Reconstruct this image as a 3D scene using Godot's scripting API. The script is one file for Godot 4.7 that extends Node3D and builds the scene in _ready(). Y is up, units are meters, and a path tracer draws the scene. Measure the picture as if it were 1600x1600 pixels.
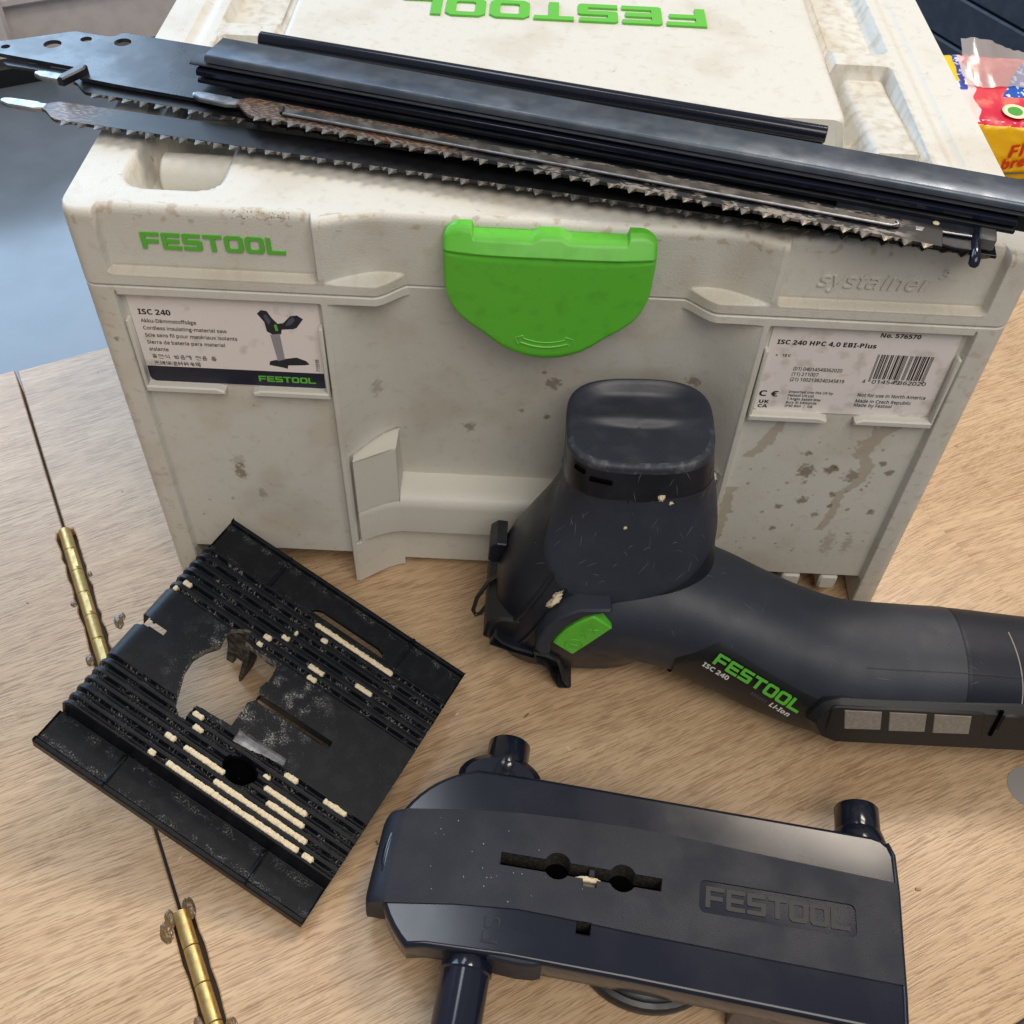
extends Node3D

# ---------------------------------------------------------------- mesh builder
class Mb:
	var v := PackedVector3Array()
	var n := PackedVector3Array()
	var uv := PackedVector2Array()
	var ix := PackedInt32Array()

	func vert(p: Vector3, nn: Vector3, t := Vector2.ZERO) -> int:
		v.append(p); n.append(nn); uv.append(t)
		return v.size() - 1

	func tri(a: int, b: int, c: int) -> void:
		var f := (v[b] - v[a]).cross(v[c] - v[a])
		if f.dot(n[a] + n[b] + n[c]) > 0.0:
			ix.append(a); ix.append(c); ix.append(b)
		else:
			ix.append(a); ix.append(b); ix.append(c)

	func quad(a: Vector3, b: Vector3, c: Vector3, d: Vector3, nn: Vector3) -> void:
		var i := vert(a, nn, Vector2(a.x, a.y)); vert(b, nn, Vector2(b.x, b.y)); vert(c, nn, Vector2(c.x, c.y)); vert(d, nn, Vector2(d.x, d.y))
		tri(i, i + 1, i + 2); tri(i, i + 2, i + 3)

	func mesh() -> ArrayMesh:
		var a := []
		a.resize(Mesh.ARRAY_MAX)
		a[Mesh.ARRAY_VERTEX] = v; a[Mesh.ARRAY_NORMAL] = n; a[Mesh.ARRAY_TEX_UV] = uv; a[Mesh.ARRAY_INDEX] = ix
		var m := ArrayMesh.new()
		m.add_surface_from_arrays(Mesh.PRIMITIVE_TRIANGLES, a)
		return m

	# rows x cols of points; smooth normals; turned so that they face away from «from» (or along «along»)
	func grid(p: PackedVector3Array, rows: int, cols: int, from: Vector3, along := Vector3.ZERO, t := PackedVector2Array(), keep := PackedByteArray(), wrap := false) -> void:
		var base := v.size()
		var nn := PackedVector3Array()
		nn.resize(p.size())
		var s := 0.0
		for r in rows:
			var r0 := maxi(r - 1, 0) * cols
			var r1 := mini(r + 1, rows - 1) * cols
			for c in cols:
				var c0 := c - 1
				var c1 := c + 1
				if wrap:
					c0 = cols - 2 if c == 0 else c - 1
					c1 = 1 if c == cols - 1 else c + 1
				else:
					c0 = maxi(c0, 0); c1 = mini(c1, cols - 1)
				var i := r * cols + c
				var q := (p[r1 + c] - p[r0 + c]).cross(p[r * cols + c1] - p[r * cols + c0]).normalized()
				nn[i] = q
				if along != Vector3.ZERO:
					s += q.dot(along)
				else:
					s += q.dot((p[i] - from).normalized())
		var sg := 1.0 if s >= 0.0 else -1.0
		for i in p.size():
			v.append(p[i]); n.append(nn[i] * sg)
			uv.append(t[i] if t.size() else Vector2(p[i].x, p[i].y))
		var cw := 0.0
		var first := true
		for r in rows - 1:
			for c in cols - 1:
				if keep.size() and keep[r * (cols - 1) + c] == 0:
					continue
				var a := base + r * cols + c
				var b := a + 1
				var d := a + cols
				var e := d + 1
				# q = dr x dc, so (a, d, b) turns counter-clockwise seen from q
				if sg > 0.0:
					ix.append(a); ix.append(b); ix.append(d); ix.append(b); ix.append(e); ix.append(d)
				else:
					ix.append(a); ix.append(d); ix.append(b); ix.append(b); ix.append(d); ix.append(e)

	static func ccw(poly: PackedVector2Array) -> PackedVector2Array:
		var o := poly.duplicate()
		if Geometry2D.is_polygon_clockwise(o):
			o.reverse()
		# is_polygon_clockwise has y down in mind; make sure by area
		var ar := 0.0
		for i in o.size():
			ar += o[i].cross(o[(i + 1) % o.size()])
		if ar < 0.0:
			o.reverse()
		return o

	static func inset(o: PackedVector2Array, b: float) -> PackedVector2Array:
		var r := PackedVector2Array()
		var k := o.size()
		for i in k:
			var e1 := (o[i] - o[(i + k - 1) % k]).normalized()
			var e2 := (o[(i + 1) % k] - o[i]).normalized()
			var n1 := Vector2(e1.y, -e1.x)
			var n2 := Vector2(e2.y, -e2.x)
			r.append(o[i] - (n1 + n2) / maxf(0.4, 1.0 + n1.dot(n2)) * b)
		return r

	# a polygon in x, y drawn out from z0 to z1, its rim at z1 bevelled
	func prism(poly: PackedVector2Array, z0: float, z1: float, bevel := 0.0, both := false, uvs := 1.0) -> void:
		var o := ccw(poly)
		var k := o.size()
		var top := inset(o, bevel) if bevel > 0.0 else o
		var en := PackedVector2Array()
		for i in k:
			var e := (o[(i + 1) % k] - o[i]).normalized()
			en.append(Vector2(e.y, -e.x))
		var sgn := 1.0 if z1 > z0 else -1.0
		var zb := z1 - sgn * bevel
		var za := z0 + (sgn * bevel if both else 0.0)
		for i in k:
			var j := (i + 1) % k
			var na := en[i]
			var nb := en[i]
			if en[(i + k - 1) % k].dot(en[i]) > 0.7:
				na = (en[(i + k - 1) % k] + en[i]).normalized()
			if en[j].dot(en[i]) > 0.7:
				nb = (en[j] + en[i]).normalized()
			var n1 := Vector3(na.x, na.y, 0)
			var n2 := Vector3(nb.x, nb.y, 0)
			var a := vert(Vector3(o[i].x, o[i].y, za), n1, o[i] * uvs)
			vert(Vector3(o[j].x, o[j].y, za), n2, o[j] * uvs)
			vert(Vector3(o[j].x, o[j].y, zb), n2, o[j] * uvs)
			vert(Vector3(o[i].x, o[i].y, zb), n1, o[i] * uvs)
			tri(a, a + 1, a + 2); tri(a, a + 2, a + 3)
			if bevel > 0.0:
				var u1 := (n1 + Vector3(0, 0, sgn)).normalized()
				var u2 := (n2 + Vector3(0, 0, sgn)).normalized()
				var q := vert(Vector3(o[i].x, o[i].y, zb), u1, o[i] * uvs)
				vert(Vector3(o[j].x, o[j].y, zb), u2, o[j] * uvs)
				vert(Vector3(top[j].x, top[j].y, z1), u2, top[j] * uvs)
				vert(Vector3(top[i].x, top[i].y, z1), u1, top[i] * uvs)
				tri(q, q + 1, q + 2); tri(q, q + 2, q + 3)
				if both:
					var w1 := (n1 - Vector3(0, 0, sgn)).normalized()
					var w2 := (n2 - Vector3(0, 0, sgn)).normalized()
					q = vert(Vector3(o[i].x, o[i].y, za), w1, o[i] * uvs)
					vert(Vector3(o[j].x, o[j].y, za), w2, o[j] * uvs)
					vert(Vector3(top[j].x, top[j].y, z0), w2, top[j] * uvs)
					vert(Vector3(top[i].x, top[i].y, z0), w1, top[i] * uvs)
					tri(q, q + 1, q + 2); tri(q, q + 2, q + 3)
		cap(top, z1, sgn, uvs)
		cap(top if both else o, z0, -sgn, uvs)

	func cap(o: PackedVector2Array, z: float, sgn: float, uvs := 1.0) -> void:
		var big := PackedVector2Array()
		for p in o: big.append(p * 1000.0)
		var t := Geometry2D.triangulate_polygon(big)
		var b := v.size()
		for p in o:
			vert(Vector3(p.x, p.y, z), Vector3(0, 0, sgn), p * uvs)
		for i in range(0, t.size(), 3):
			tri(b + t[i], b + t[i + 1], b + t[i + 2])

	# a ring of radii along the y axis: points are (radius, y)
	func lathe(pts: PackedVector2Array, seg := 32, crease := 0.75) -> void:
		for i in pts.size() - 1:
			var a := pts[i]
			var b := pts[i + 1]
			var d := (b - a).normalized()
			var nn := Vector2(d.y, -d.x)
			var na := nn
			var nb := nn
			if i > 0:
				var d0 := (a - pts[i - 1]).normalized()
				var n0 := Vector2(d0.y, -d0.x)
				if n0.dot(nn) > crease: na = (n0 + nn).normalized()
			if i < pts.size() - 2:
				var d2 := (pts[i + 2] - b).normalized()
				var n2 := Vector2(d2.y, -d2.x)
				if n2.dot(nn) > crease: nb = (n2 + nn).normalized()
			var base := v.size()
			for s in seg + 1:
				var an := TAU * s / seg
				var ca := cos(an)
				var sa := sin(an)
				vert(Vector3(a.x * ca, a.y, a.x * sa), Vector3(na.x * ca, na.y, na.x * sa), Vector2(float(s) / seg, a.y))
				vert(Vector3(b.x * ca, b.y, b.x * sa), Vector3(nb.x * ca, nb.y, nb.x * sa), Vector2(float(s) / seg, b.y))
			for s in seg:
				var q := base + s * 2
				tri(q, q + 1, q + 2); tri(q + 1, q + 3, q + 2)

	func tube(path: Array, rad: Array, seg := 10) -> void:
		var pts := PackedVector3Array()
		var side := Vector3.ZERO
		for i in path.size():
			var d: Vector3 = (path[mini(i + 1, path.size() - 1)] - path[maxi(i - 1, 0)]).normalized()
			if side == Vector3.ZERO:
				side = d.cross(Vector3(0.31, 0.85, 0.42)).normalized()
			side = (side - d * side.dot(d)).normalized()
			var up := d.cross(side)
			var r: float = rad[i] if i < rad.size() else rad[-1]
			for s in seg + 1:
				var an := TAU * s / seg
				pts.append(path[i] + (side * cos(an) + up * sin(an)) * r)
		# normals by rings
		var base := v.size()
		for i in path.size():
			for s in seg + 1:
				var p := pts[i * (seg + 1) + s]
				vert(p, (p - path[i]).normalized(), Vector2(float(s) / seg, float(i)))
		for i in path.size() - 1:
			for s in seg:
				var a := base + i * (seg + 1) + s
				tri(a, a + 1, a + seg + 1); tri(a + 1, a + seg + 2, a + seg + 1)
		for e in [0, path.size() - 1]:
			var dd: Vector3 = (path[0] - path[1]).normalized() if e == 0 else (path[-1] - path[-2]).normalized()
			var c := vert(path[e], dd)
			for s in seg:
				var i1 := vert(pts[e * (seg + 1) + s], dd)
				var i2 := vert(pts[e * (seg + 1) + s + 1], dd)
				tri(c, i1, i2)

	func box(c: Vector3, s: Vector3, b := 0.0) -> void:
		var poly := PackedVector2Array([Vector2(c.x - s.x / 2, c.y - s.y / 2), Vector2(c.x + s.x / 2, c.y - s.y / 2), Vector2(c.x + s.x / 2, c.y + s.y / 2), Vector2(c.x - s.x / 2, c.y + s.y / 2)])
		if b > 0.0:
			poly = PackedVector2Array([Vector2(c.x - s.x / 2 + b, c.y - s.y / 2), Vector2(c.x + s.x / 2 - b, c.y - s.y / 2), Vector2(c.x + s.x / 2, c.y - s.y / 2 + b), Vector2(c.x + s.x / 2, c.y + s.y / 2 - b), Vector2(c.x + s.x / 2 - b, c.y + s.y / 2), Vector2(c.x - s.x / 2 + b, c.y + s.y / 2), Vector2(c.x - s.x / 2, c.y + s.y / 2 - b), Vector2(c.x - s.x / 2, c.y - s.y / 2 + b)])
		prism(poly, c.z - s.z / 2, c.z + s.z / 2, b, b > 0.0)


# ---------------------------------------------------------------- helpers
var rng := RandomNumberGenerator.new()
var M := {}
var counts := {}

func numbered(called: String) -> String:
	var k: int = counts.get(called, 0)
	counts[called] = k + 1
	return called if k == 0 else "%s_%03d" % [called, k]

func thing(called: String, label: String, category: String, at := Vector3.ZERO, group := "") -> Node3D:
	var o := Node3D.new()
	o.name = numbered(called)
	add_child(o)
	o.position = at
	o.set_meta("label", label)
	o.set_meta("category", category)
	if group: o.set_meta("group", group)
	return o

func part(called: String, mesh: Mesh, m: Material, parent: Node3D, xf := Transform3D()) -> MeshInstance3D:
	var o := MeshInstance3D.new()
	o.name = called
	o.mesh = mesh
	o.material_override = m
	o.transform = xf
	parent.add_child(o, true)
	return o

func holder(called: String, parent: Node3D, xf := Transform3D()) -> Node3D:
	var o := Node3D.new()
	o.name = called
	o.transform = xf
	parent.add_child(o, true)
	return o

func structure(called: String, mesh: Mesh, m: Material, xf := Transform3D()) -> MeshInstance3D:
	var o := part(called, mesh, m, self, xf)
	o.set_meta("kind", "structure")
	return o

func mm(a: Array) -> PackedVector2Array:   # pairs in millimetres
	var r := PackedVector2Array()
	for i in range(0, a.size(), 2):
		r.append(Vector2(a[i], a[i + 1]) * 0.001)
	return r

func disc(cx: float, cy: float, r: float, k := 20, ry := 0.0) -> PackedVector2Array:
	var o := PackedVector2Array()
	for i in k:
		o.append(Vector2(cx + r * cos(TAU * i / k), cy + (ry if ry > 0.0 else r) * sin(TAU * i / k)))
	return o

func rrect_poly(x0: float, y0: float, x1: float, y1: float, r: float, k := 5) -> PackedVector2Array:
	var o := PackedVector2Array()
	for q in [[x1 - r, y1 - r, 0.0], [x0 + r, y1 - r, 90.0], [x0 + r, y0 + r, 180.0], [x1 - r, y0 + r, 270.0]]:
		for i in k + 1:
			var a := deg_to_rad(q[2] + 90.0 * i / k)
			o.append(Vector2(q[0] + r * cos(a), q[1] + r * sin(a)))
	return o

# the polygon less the holes, cut into strips at the holes' middles so that no piece has a hole of its own
func holed(poly: PackedVector2Array, holes: Array, cuts: Array) -> Array:
	var xs := [-10.0] + cuts + [10.0]
	var out := []
	for i in xs.size() - 1:
		var strip := PackedVector2Array([Vector2(xs[i], -10), Vector2(xs[i + 1], -10), Vector2(xs[i + 1], 10), Vector2(xs[i], 10)])
		var ps: Array = Geometry2D.intersect_polygons(poly, strip)
		for h in holes:
			var nx := []
			for p in ps:
				for r in Geometry2D.clip_polygons(p, h):
					if not Geometry2D.is_polygon_clockwise(r): nx.append(r)
			ps = nx
		out.append_array(ps)
	return out

func rr(px: float, py: float, cx: float, cy: float, hx: float, hy: float, r: float) -> float:
	var dx := absf(px - cx) - hx + r
	var dy := absf(py - cy) - hy + r
	var ox := maxf(dx, 0.0)
	var oy := maxf(dy, 0.0)
	return sqrt(ox * ox + oy * oy) + minf(maxf(dx, dy), 0.0) - r

func st(d: float, w: float) -> float:   # 1 inside, 0 outside, over a draft w
	return 1.0 - smoothstep(-w * 0.5, w * 0.5, d)

func spans(a: Array) -> PackedFloat32Array:   # [x0, step, x1, step, x2 ...]
	var o := PackedFloat32Array()
	for i in range(0, a.size() - 2, 2):
		var k := maxi(1, roundi(absf(a[i + 2] - a[i]) / a[i + 1]))
		for j in k:
			o.append(lerpf(a[i], a[i + 2], float(j) / k))
	o.append(a[-1])
	return o

func lin(r: float, g: float, b: float) -> Color:
	return Color(r, g, b).linear_to_srgb()

func plain(c: Color, rough: float, metal := 0.0, spec := 0.5) -> StandardMaterial3D:
	var m := StandardMaterial3D.new()
	m.albedo_color = c
	m.roughness = rough
	m.metallic = metal
	m.metallic_specular = spec
	return m

func noise(freq: float, oct := 4, seedn := 1, kind := FastNoiseLite.TYPE_SIMPLEX_SMOOTH) -> FastNoiseLite:
	var f := FastNoiseLite.new()
	f.noise_type = kind
	f.frequency = freq
	f.fractal_octaves = oct
	f.seed = seedn
	return f

func ntex(f: FastNoiseLite, size: int, stops: Array, normal := 0.0) -> NoiseTexture2D:
	var t := NoiseTexture2D.new()
	t.width = size; t.height = size
	t.seamless = true
	t.noise = f
	if normal > 0.0:
		t.as_normal_map = true
		t.bump_strength = normal
	elif stops.size():
		var g := Gradient.new()
		var off := PackedFloat32Array()
		var col := PackedColorArray()
		for s in stops:
			off.append(s[0]); col.append(s[1])
		g.offsets = off; g.colors = col
		t.color_ramp = g
	return t

# worn plastic or metal: a base colour with paler scuffs and a gloss that varies, on triplanar noise
func scuffed(base: Color, dust: Color, rough: float, rough2: float, scale: float, lo: float, hi: float, seedn: int, grain := 0.0, amount := 1.0) -> StandardMaterial3D:
	var m := StandardMaterial3D.new()
	m.uv1_triplanar = true
	m.uv1_scale = Vector3.ONE * scale
	var top := base.lerp(dust, amount)
	m.albedo_texture = ntex(noise(0.012, 6, seedn), 512, [[0.0, base], [lo, base], [hi, top], [1.0, top]])
	m.roughness = 1.0
	var r1 := Color(rough, rough, rough)
	var r2 := Color(rough2, rough2, rough2)
	m.roughness_texture = ntex(noise(0.016, 5, seedn + 7), 256, [[0.0, r1], [0.35, r1], [0.7, r2], [1.0, r2]])
	m.roughness_texture_channel = BaseMaterial3D.TEXTURE_CHANNEL_GRAYSCALE
	if grain > 0.0:
		m.normal_enabled = true
		m.normal_texture = ntex(noise(0.40, 2, seedn + 3), 512, [], 5.0)
		m.normal_scale = grain
	return m

func text(called: String, s: String, cap: float, m: Material, parent: Node3D, xf: Transform3D, bold := false, center := false, depth := 0.0002, stretch := 1.0, italic := false) -> MeshInstance3D:
	var t := TextMesh.new()
	var f := SystemFont.new()
	f.font_names = PackedStringArray(["Droid Sans"])
	f.font_weight = 700 if bold else 400
	t.font = f
	t.text = s
	t.font_size = 48
	t.pixel_size = 0.001
	var k := cap / 0.034
	t.depth = depth / k
	t.curve_step = 2.0
	t.horizontal_alignment = HORIZONTAL_ALIGNMENT_CENTER if center else HORIZONTAL_ALIGNMENT_LEFT
	t.vertical_alignment = VERTICAL_ALIGNMENT_CENTER
	var x := xf
	x.basis = x.basis * Basis(Vector3(stretch * k, 0, 0), Vector3(0.22 * k if italic else 0.0, k, 0), Vector3(0, 0, k))
	return part(called, t, m, parent, x)

# the seven wide square letters of the maker's wordmark, in a box 1 high; each letter is a list of outlines
func mark_letter(c: String) -> Array:
	var w := 0.98
	var s := 0.25
	var t := 0.205
	var e := 0.07
	match c:
		"F": return [PackedVector2Array([Vector2(0, 0), Vector2(s, 0), Vector2(s, 0.36), Vector2(w - 0.08, 0.36), Vector2(w - 0.08, 0.36 + t), Vector2(s, 0.36 + t), Vector2(s, 1 - t), Vector2(w, 1 - t), Vector2(w, 1), Vector2(0, 1)])]
		"E": return [PackedVector2Array([Vector2(e, 0), Vector2(w, 0), Vector2(w, t), Vector2(s, t), Vector2(s, 0.39), Vector2(w - 0.08, 0.39), Vector2(w - 0.08, 0.61), Vector2(s, 0.61), Vector2(s, 1 - t), Vector2(w, 1 - t), Vector2(w, 1), Vector2(e, 1), Vector2(0, 1 - e), Vector2(0, e)])]
		"S": return [PackedVector2Array([Vector2(0, 0), Vector2(w - e, 0), Vector2(w, e), Vector2(w, 0.56), Vector2(w - e, 0.61), Vector2(s, 0.61), Vector2(s, 1 - t), Vector2(w - 0.03, 1 - t), Vector2(w - 0.03, 1), Vector2(e, 1), Vector2(0, 1 - e), Vector2(0, 0.44), Vector2(e, 0.39), Vector2(w - s, 0.39), Vector2(w - s, t), Vector2(0, t)])]
		"T": return [PackedVector2Array([Vector2(w / 2 - s / 2, 0), Vector2(w / 2 + s / 2, 0), Vector2(w / 2 + s / 2, 1 - t), Vector2(w, 1 - t), Vector2(w, 1), Vector2(0, 1), Vector2(0, 1 - t), Vector2(w / 2 - s / 2, 1 - t)])]
		"O":
			var a := PackedVector2Array([Vector2(w / 2, 0), Vector2(w / 2, t), Vector2(s + 0.05, t), Vector2(s, t + 0.05), Vector2(s, 0.95 - t), Vector2(s + 0.05, 1 - t), Vector2(w / 2, 1 - t), Vector2(w / 2, 1), Vector2(2 * e, 1), Vector2(0, 1 - 2 * e), Vector2(0, 2 * e), Vector2(2 * e, 0)])
			var b := PackedVector2Array()
			for p in a: b.append(Vector2(w - p.x, p.y))
			return [a, b]
		"L": return [PackedVector2Array([Vector2(0, 0), Vector2(w, 0), Vector2(w, t), Vector2(s, t), Vector2(s, 1), Vector2(0, 1)])]
	return []

func wordmark(parent: Node3D, xf: Transform3D, width: float, height: float, depth: float, m: Material, called := "wordmark", bevel := 0.0) -> void:
	var h := holder(called, parent, xf)
	var pitch := width / 6.9
	var i := 0
	for c in "FESTOOL":
		var b := Mb.new()
		for poly in mark_letter(c):
			var q := PackedVector2Array()
			for p in poly:
				q.append(Vector2(p.x * pitch * 0.92, p.y * height))
			b.prism(q, 0.0, depth, bevel)
		part("letter", b.mesh(), m, h, Transform3D(Basis(), Vector3(i * pitch, 0, 0)))
		i += 1

# ---------------------------------------------------------------- the place
const TU := Vector3(0.488, 0, 0.873)    # along the joint of the table, towards the viewer
const TV := Vector3(0.873, 0, -0.488)   # along the grain
const CASE_H := 0.237

func _ready() -> void:
	rng.seed = 4711
	# camera
	var cam := Camera3D.new()
	cam.name = "camera"
	add_child(cam)
	cam.fov = 52.26
	cam.near = 0.02
	cam.far = 60.0
	cam.transform = Transform3D(Basis(Vector3(0.998833, 0.032314, -0.035892), Vector3(-0.04829, 0.657638, -0.751784), Vector3(-0.000689, 0.75264, 0.658431)).orthonormalized(), Vector3(-0.01057, 0.47704, 0.35836))
	cam.current = true
	# surroundings
	var we := WorldEnvironment.new()
	var env := Environment.new()
	env.background_mode = Environment.BG_COLOR
	env.background_color = Color(0.52, 0.52, 0.53)
	env.background_energy_multiplier = 1.0
	env.tonemap_mode = Environment.TONE_MAPPER_LINEAR
	env.tonemap_exposure = 1.0
	env.sdfgi_enabled = true
	env.ssao_enabled = true
	env.ssil_enabled = true
	we.environment = env
	add_child(we)
	# daylight from a window at the back left, and ceiling lamps
	area("window_light", Vector3(-1.85, 1.22, -2.10), Vector3(-0.1, 0.0, 0.1), Vector2(1.7, 2.5), Color(0.74, 0.87, 1.0), 8.8)
	area("room_light", Vector3(0.55, 2.3, 1.35), Vector3(0.0, 0.1, 0.0), Vector2(1.8, 1.4), Color(1.0, 0.965, 0.92), 4.3)
	area("ceiling_light", Vector3(0.74, 1.75, -0.95), Vector3(0.2, 0.0, 0.0), Vector2(0.55, 0.5), Color(1.0, 0.94, 0.87), 2.3)
	area("ceiling_light", Vector3(-0.34, 1.95, -0.64), Vector3(-0.1, 0.0, 0.1), Vector2(0.38, 0.7), Color(0.94, 0.97, 1.0), 0.5)
	materials()
	build_room()
	build_table()
	build_case()
	build_rails()
	build_blades()
	build_base_plate()
	build_cover()
	build_saw()
	build_pack()
	build_crumbs()

func area(called: String, at: Vector3, to: Vector3, size: Vector2, c: Color, e: float) -> void:
	var l := AreaLight3D.new()
	l.name = numbered(called)
	add_child(l)
	l.area_size = size
	l.light_color = c
	l.light_energy = e
	l.area_range = 12.0
	l.shadow_enabled = true
	l.look_at_from_position(at, to, Vector3.UP)

func materials() -> void:
	M.black = scuffed(lin(0.0085, 0.0100, 0.016), lin(0.032, 0.034, 0.040), 0.34, 0.50, 9.0, 0.58, 0.95, 11, 0.04, 0.45)
	M.gloss = scuffed(lin(0.0085, 0.0105, 0.022), lin(0.030, 0.031, 0.036), 0.14, 0.17, 5.0, 0.60, 1.0, 21, 0.0, 0.30)
	M.matte = scuffed(lin(0.013, 0.016, 0.027), lin(0.030, 0.032, 0.041), 0.46, 0.56, 7.0, 0.50, 0.95, 31, 0.05, 0.45)
	M.rubber = scuffed(lin(0.0235, 0.0295, 0.0440), lin(0.047, 0.051, 0.064), 0.50, 0.60, 7.0, 0.5, 0.95, 41, 0.05, 0.5)
	(M.matte as StandardMaterial3D).metallic_specular = 0.38
	M.dark = plain(lin(0.006, 0.007, 0.009), 0.5)
	M.deep = plain(lin(0.003, 0.003, 0.003), 1.0, 0.0, 0.0)
	M.slot = scuffed(lin(0.018, 0.016, 0.013), lin(0.070, 0.062, 0.050), 0.8, 0.9, 60.0, 0.4, 0.75, 191, 0.2, 0.8)
	M.steel_black = scuffed(lin(0.016, 0.020, 0.029), lin(0.062, 0.066, 0.074), 0.26, 0.38, 9.0, 0.54, 0.92, 51, 0.02, 0.45)
	M.rail = scuffed(lin(0.095, 0.115, 0.145), lin(0.22, 0.235, 0.25), 0.34, 0.50, 9.0, 0.44, 0.92, 161, 0.03, 0.6)
	(M.rail as StandardMaterial3D).metallic = 0.75
	M.wear = scuffed(lin(0.028, 0.032, 0.046), lin(0.14, 0.145, 0.16), 0.5, 0.6, 26.0, 0.46, 0.80, 171, 0.1, 0.7)
	M.scratch = plain(lin(0.13, 0.135, 0.15), 0.7)
	M.steel = scuffed(lin(0.19, 0.175, 0.155), lin(0.11, 0.095, 0.08), 0.42, 0.55, 90.0, 0.4, 0.75, 61, 0.0, 0.9)
	(M.steel as StandardMaterial3D).metallic = 0.8
	M.tang = scuffed(lin(0.34, 0.35, 0.38), lin(0.24, 0.235, 0.24), 0.32, 0.42, 30.0, 0.4, 0.85, 62, 0.0, 0.9)
	(M.tang as StandardMaterial3D).metallic = 0.85
	M.brass = scuffed(lin(0.64, 0.47, 0.20), lin(0.52, 0.35, 0.14), 0.42, 0.52, 30.0, 0.4, 0.85, 71, 0.0, 0.8)
	(M.brass as StandardMaterial3D).metallic = 1.0
	M.green = scuffed(lin(0.110, 0.50, 0.035), lin(0.085, 0.38, 0.030), 0.34, 0.44, 14.0, 0.55, 0.9, 81, 0.03, 0.6)
	M.green_flat = plain(lin(0.10, 0.46, 0.03), 0.45)
	M.green_pale = plain(lin(0.20, 0.60, 0.10), 0.4)
	M.green_mark = plain(lin(0.11, 0.47, 0.045), 0.45)
	M.foam = scuffed(lin(0.76, 0.66, 0.47), lin(0.60, 0.48, 0.30), 0.9, 0.95, 90.0, 0.45, 0.75, 91, 0.6, 0.8)
	M.dust = plain(lin(0.32, 0.30, 0.26), 0.95)
	M.ink = plain(lin(0.012, 0.012, 0.013), 0.5)
	M.ink_soft = plain(lin(0.05, 0.05, 0.052), 0.5)
	M.white_ink = plain(lin(0.6, 0.6, 0.58), 0.5)
	M.capworn = scuffed(lin(0.026, 0.030, 0.046), lin(0.085, 0.09, 0.11), 0.38, 0.50, 10.0, 0.50, 0.95, 131, 0.05, 0.45)
	M.holder = scuffed(lin(0.010, 0.011, 0.013), lin(0.06, 0.055, 0.05), 0.6, 0.7, 24.0, 0.4, 0.8, 141, 0.5, 0.7)
	M.mesh = scuffed(lin(0.27, 0.24, 0.205), lin(0.33, 0.30, 0.26), 0.6, 0.7, 60.0, 0.4, 0.7, 151, 0.9, 0.8)
	M.resin = scuffed(lin(0.12, 0.072, 0.028), lin(0.20, 0.13, 0.06), 0.12, 0.2, 90.0, 0.4, 0.7, 181)

func build_room() -> void:
	# shiny grey floor
	var f := scuffed(lin(0.120, 0.132, 0.142), lin(0.17, 0.18, 0.19), 0.15, 0.19, 0.9, 0.35, 0.95, 101, 0.0, 0.5)
	var b := Mb.new()
	b.quad(Vector3(-5, 0, -5), Vector3(5, 0, -5), Vector3(5, 0, 4), Vector3(-5, 0, 4), Vector3.UP)
	structure("floor", b.mesh(), f, Transform3D(Basis(), Vector3(0, -0.74, 0)))
	# pale wall low under the window, with a ledge and an upright
	var wx := Transform3D(Basis(TV, Vector3.UP, TU), Vector3(-1.115, -0.74, -2.14))
	var wm := scuffed(lin(0.80, 0.74, 0.72), lin(0.72, 0.66, 0.64), 0.6, 0.7, 3.0, 0.4, 0.8, 111, 0.1, 0.8)
	b = Mb.new(); b.box(Vector3(0.0, 0.20, -0.06), Vector3(3.0, 0.40, 0.1))
	var w := structure("wall", b.mesh(), wm, wx)
	w.set_meta("label", "pale grey low wall beyond the table at the back left")
	b = Mb.new(); b.box(Vector3(0.3, 0.145, 0.0), Vector3(2.4, 0.02, 0.045), 0.004)
	part("ledge", b.mesh(), wm, w)
	b = Mb.new(); b.box(Vector3(-0.26, 0.20, 0.02), Vector3(0.22, 0.40, 0.1), 0.01)
	part("upright", b.mesh(), wm, w)
	b = Mb.new(); b.box(Vector3(-0.4, 0.02, 0.09), Vector3(0.62, 0.05, 0.05), 0.005)
	part("floor_strip", b.mesh(), M.dark, w)
	# navy boarded wall at the back right
	var navy := scuffed(lin(0.020, 0.027, 0.043), lin(0.034, 0.041, 0.058), 0.45, 0.55, 5.0, 0.35, 0.8, 121, 0.2, 0.8)
	var panel := thing("boarded_wall", "dark navy wall of horizontal boards behind the red and yellow pack", "wall", Vector3.ZERO)
	# its frame: x along TU, y up, z towards the table
	panel.transform = Transform3D(Basis(TU, Vector3.UP, -TV), TV * 1.3 + TU * -0.95 + Vector3(0, -0.74, 0))
	for k in 12:
		b = Mb.new(); b.box(Vector3(0, 0.0345 + 0.0725 * k, -0.01), Vector3(2.6, 0.069, 0.02), 0.003)
		part("board", b.mesh(), navy, panel)
	b = Mb.new(); b.box(Vector3(0, 0.43, -0.03), Vector3(2.6, 0.86, 0.02))
	part("backing", b.mesh(), M.deep, panel)

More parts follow.
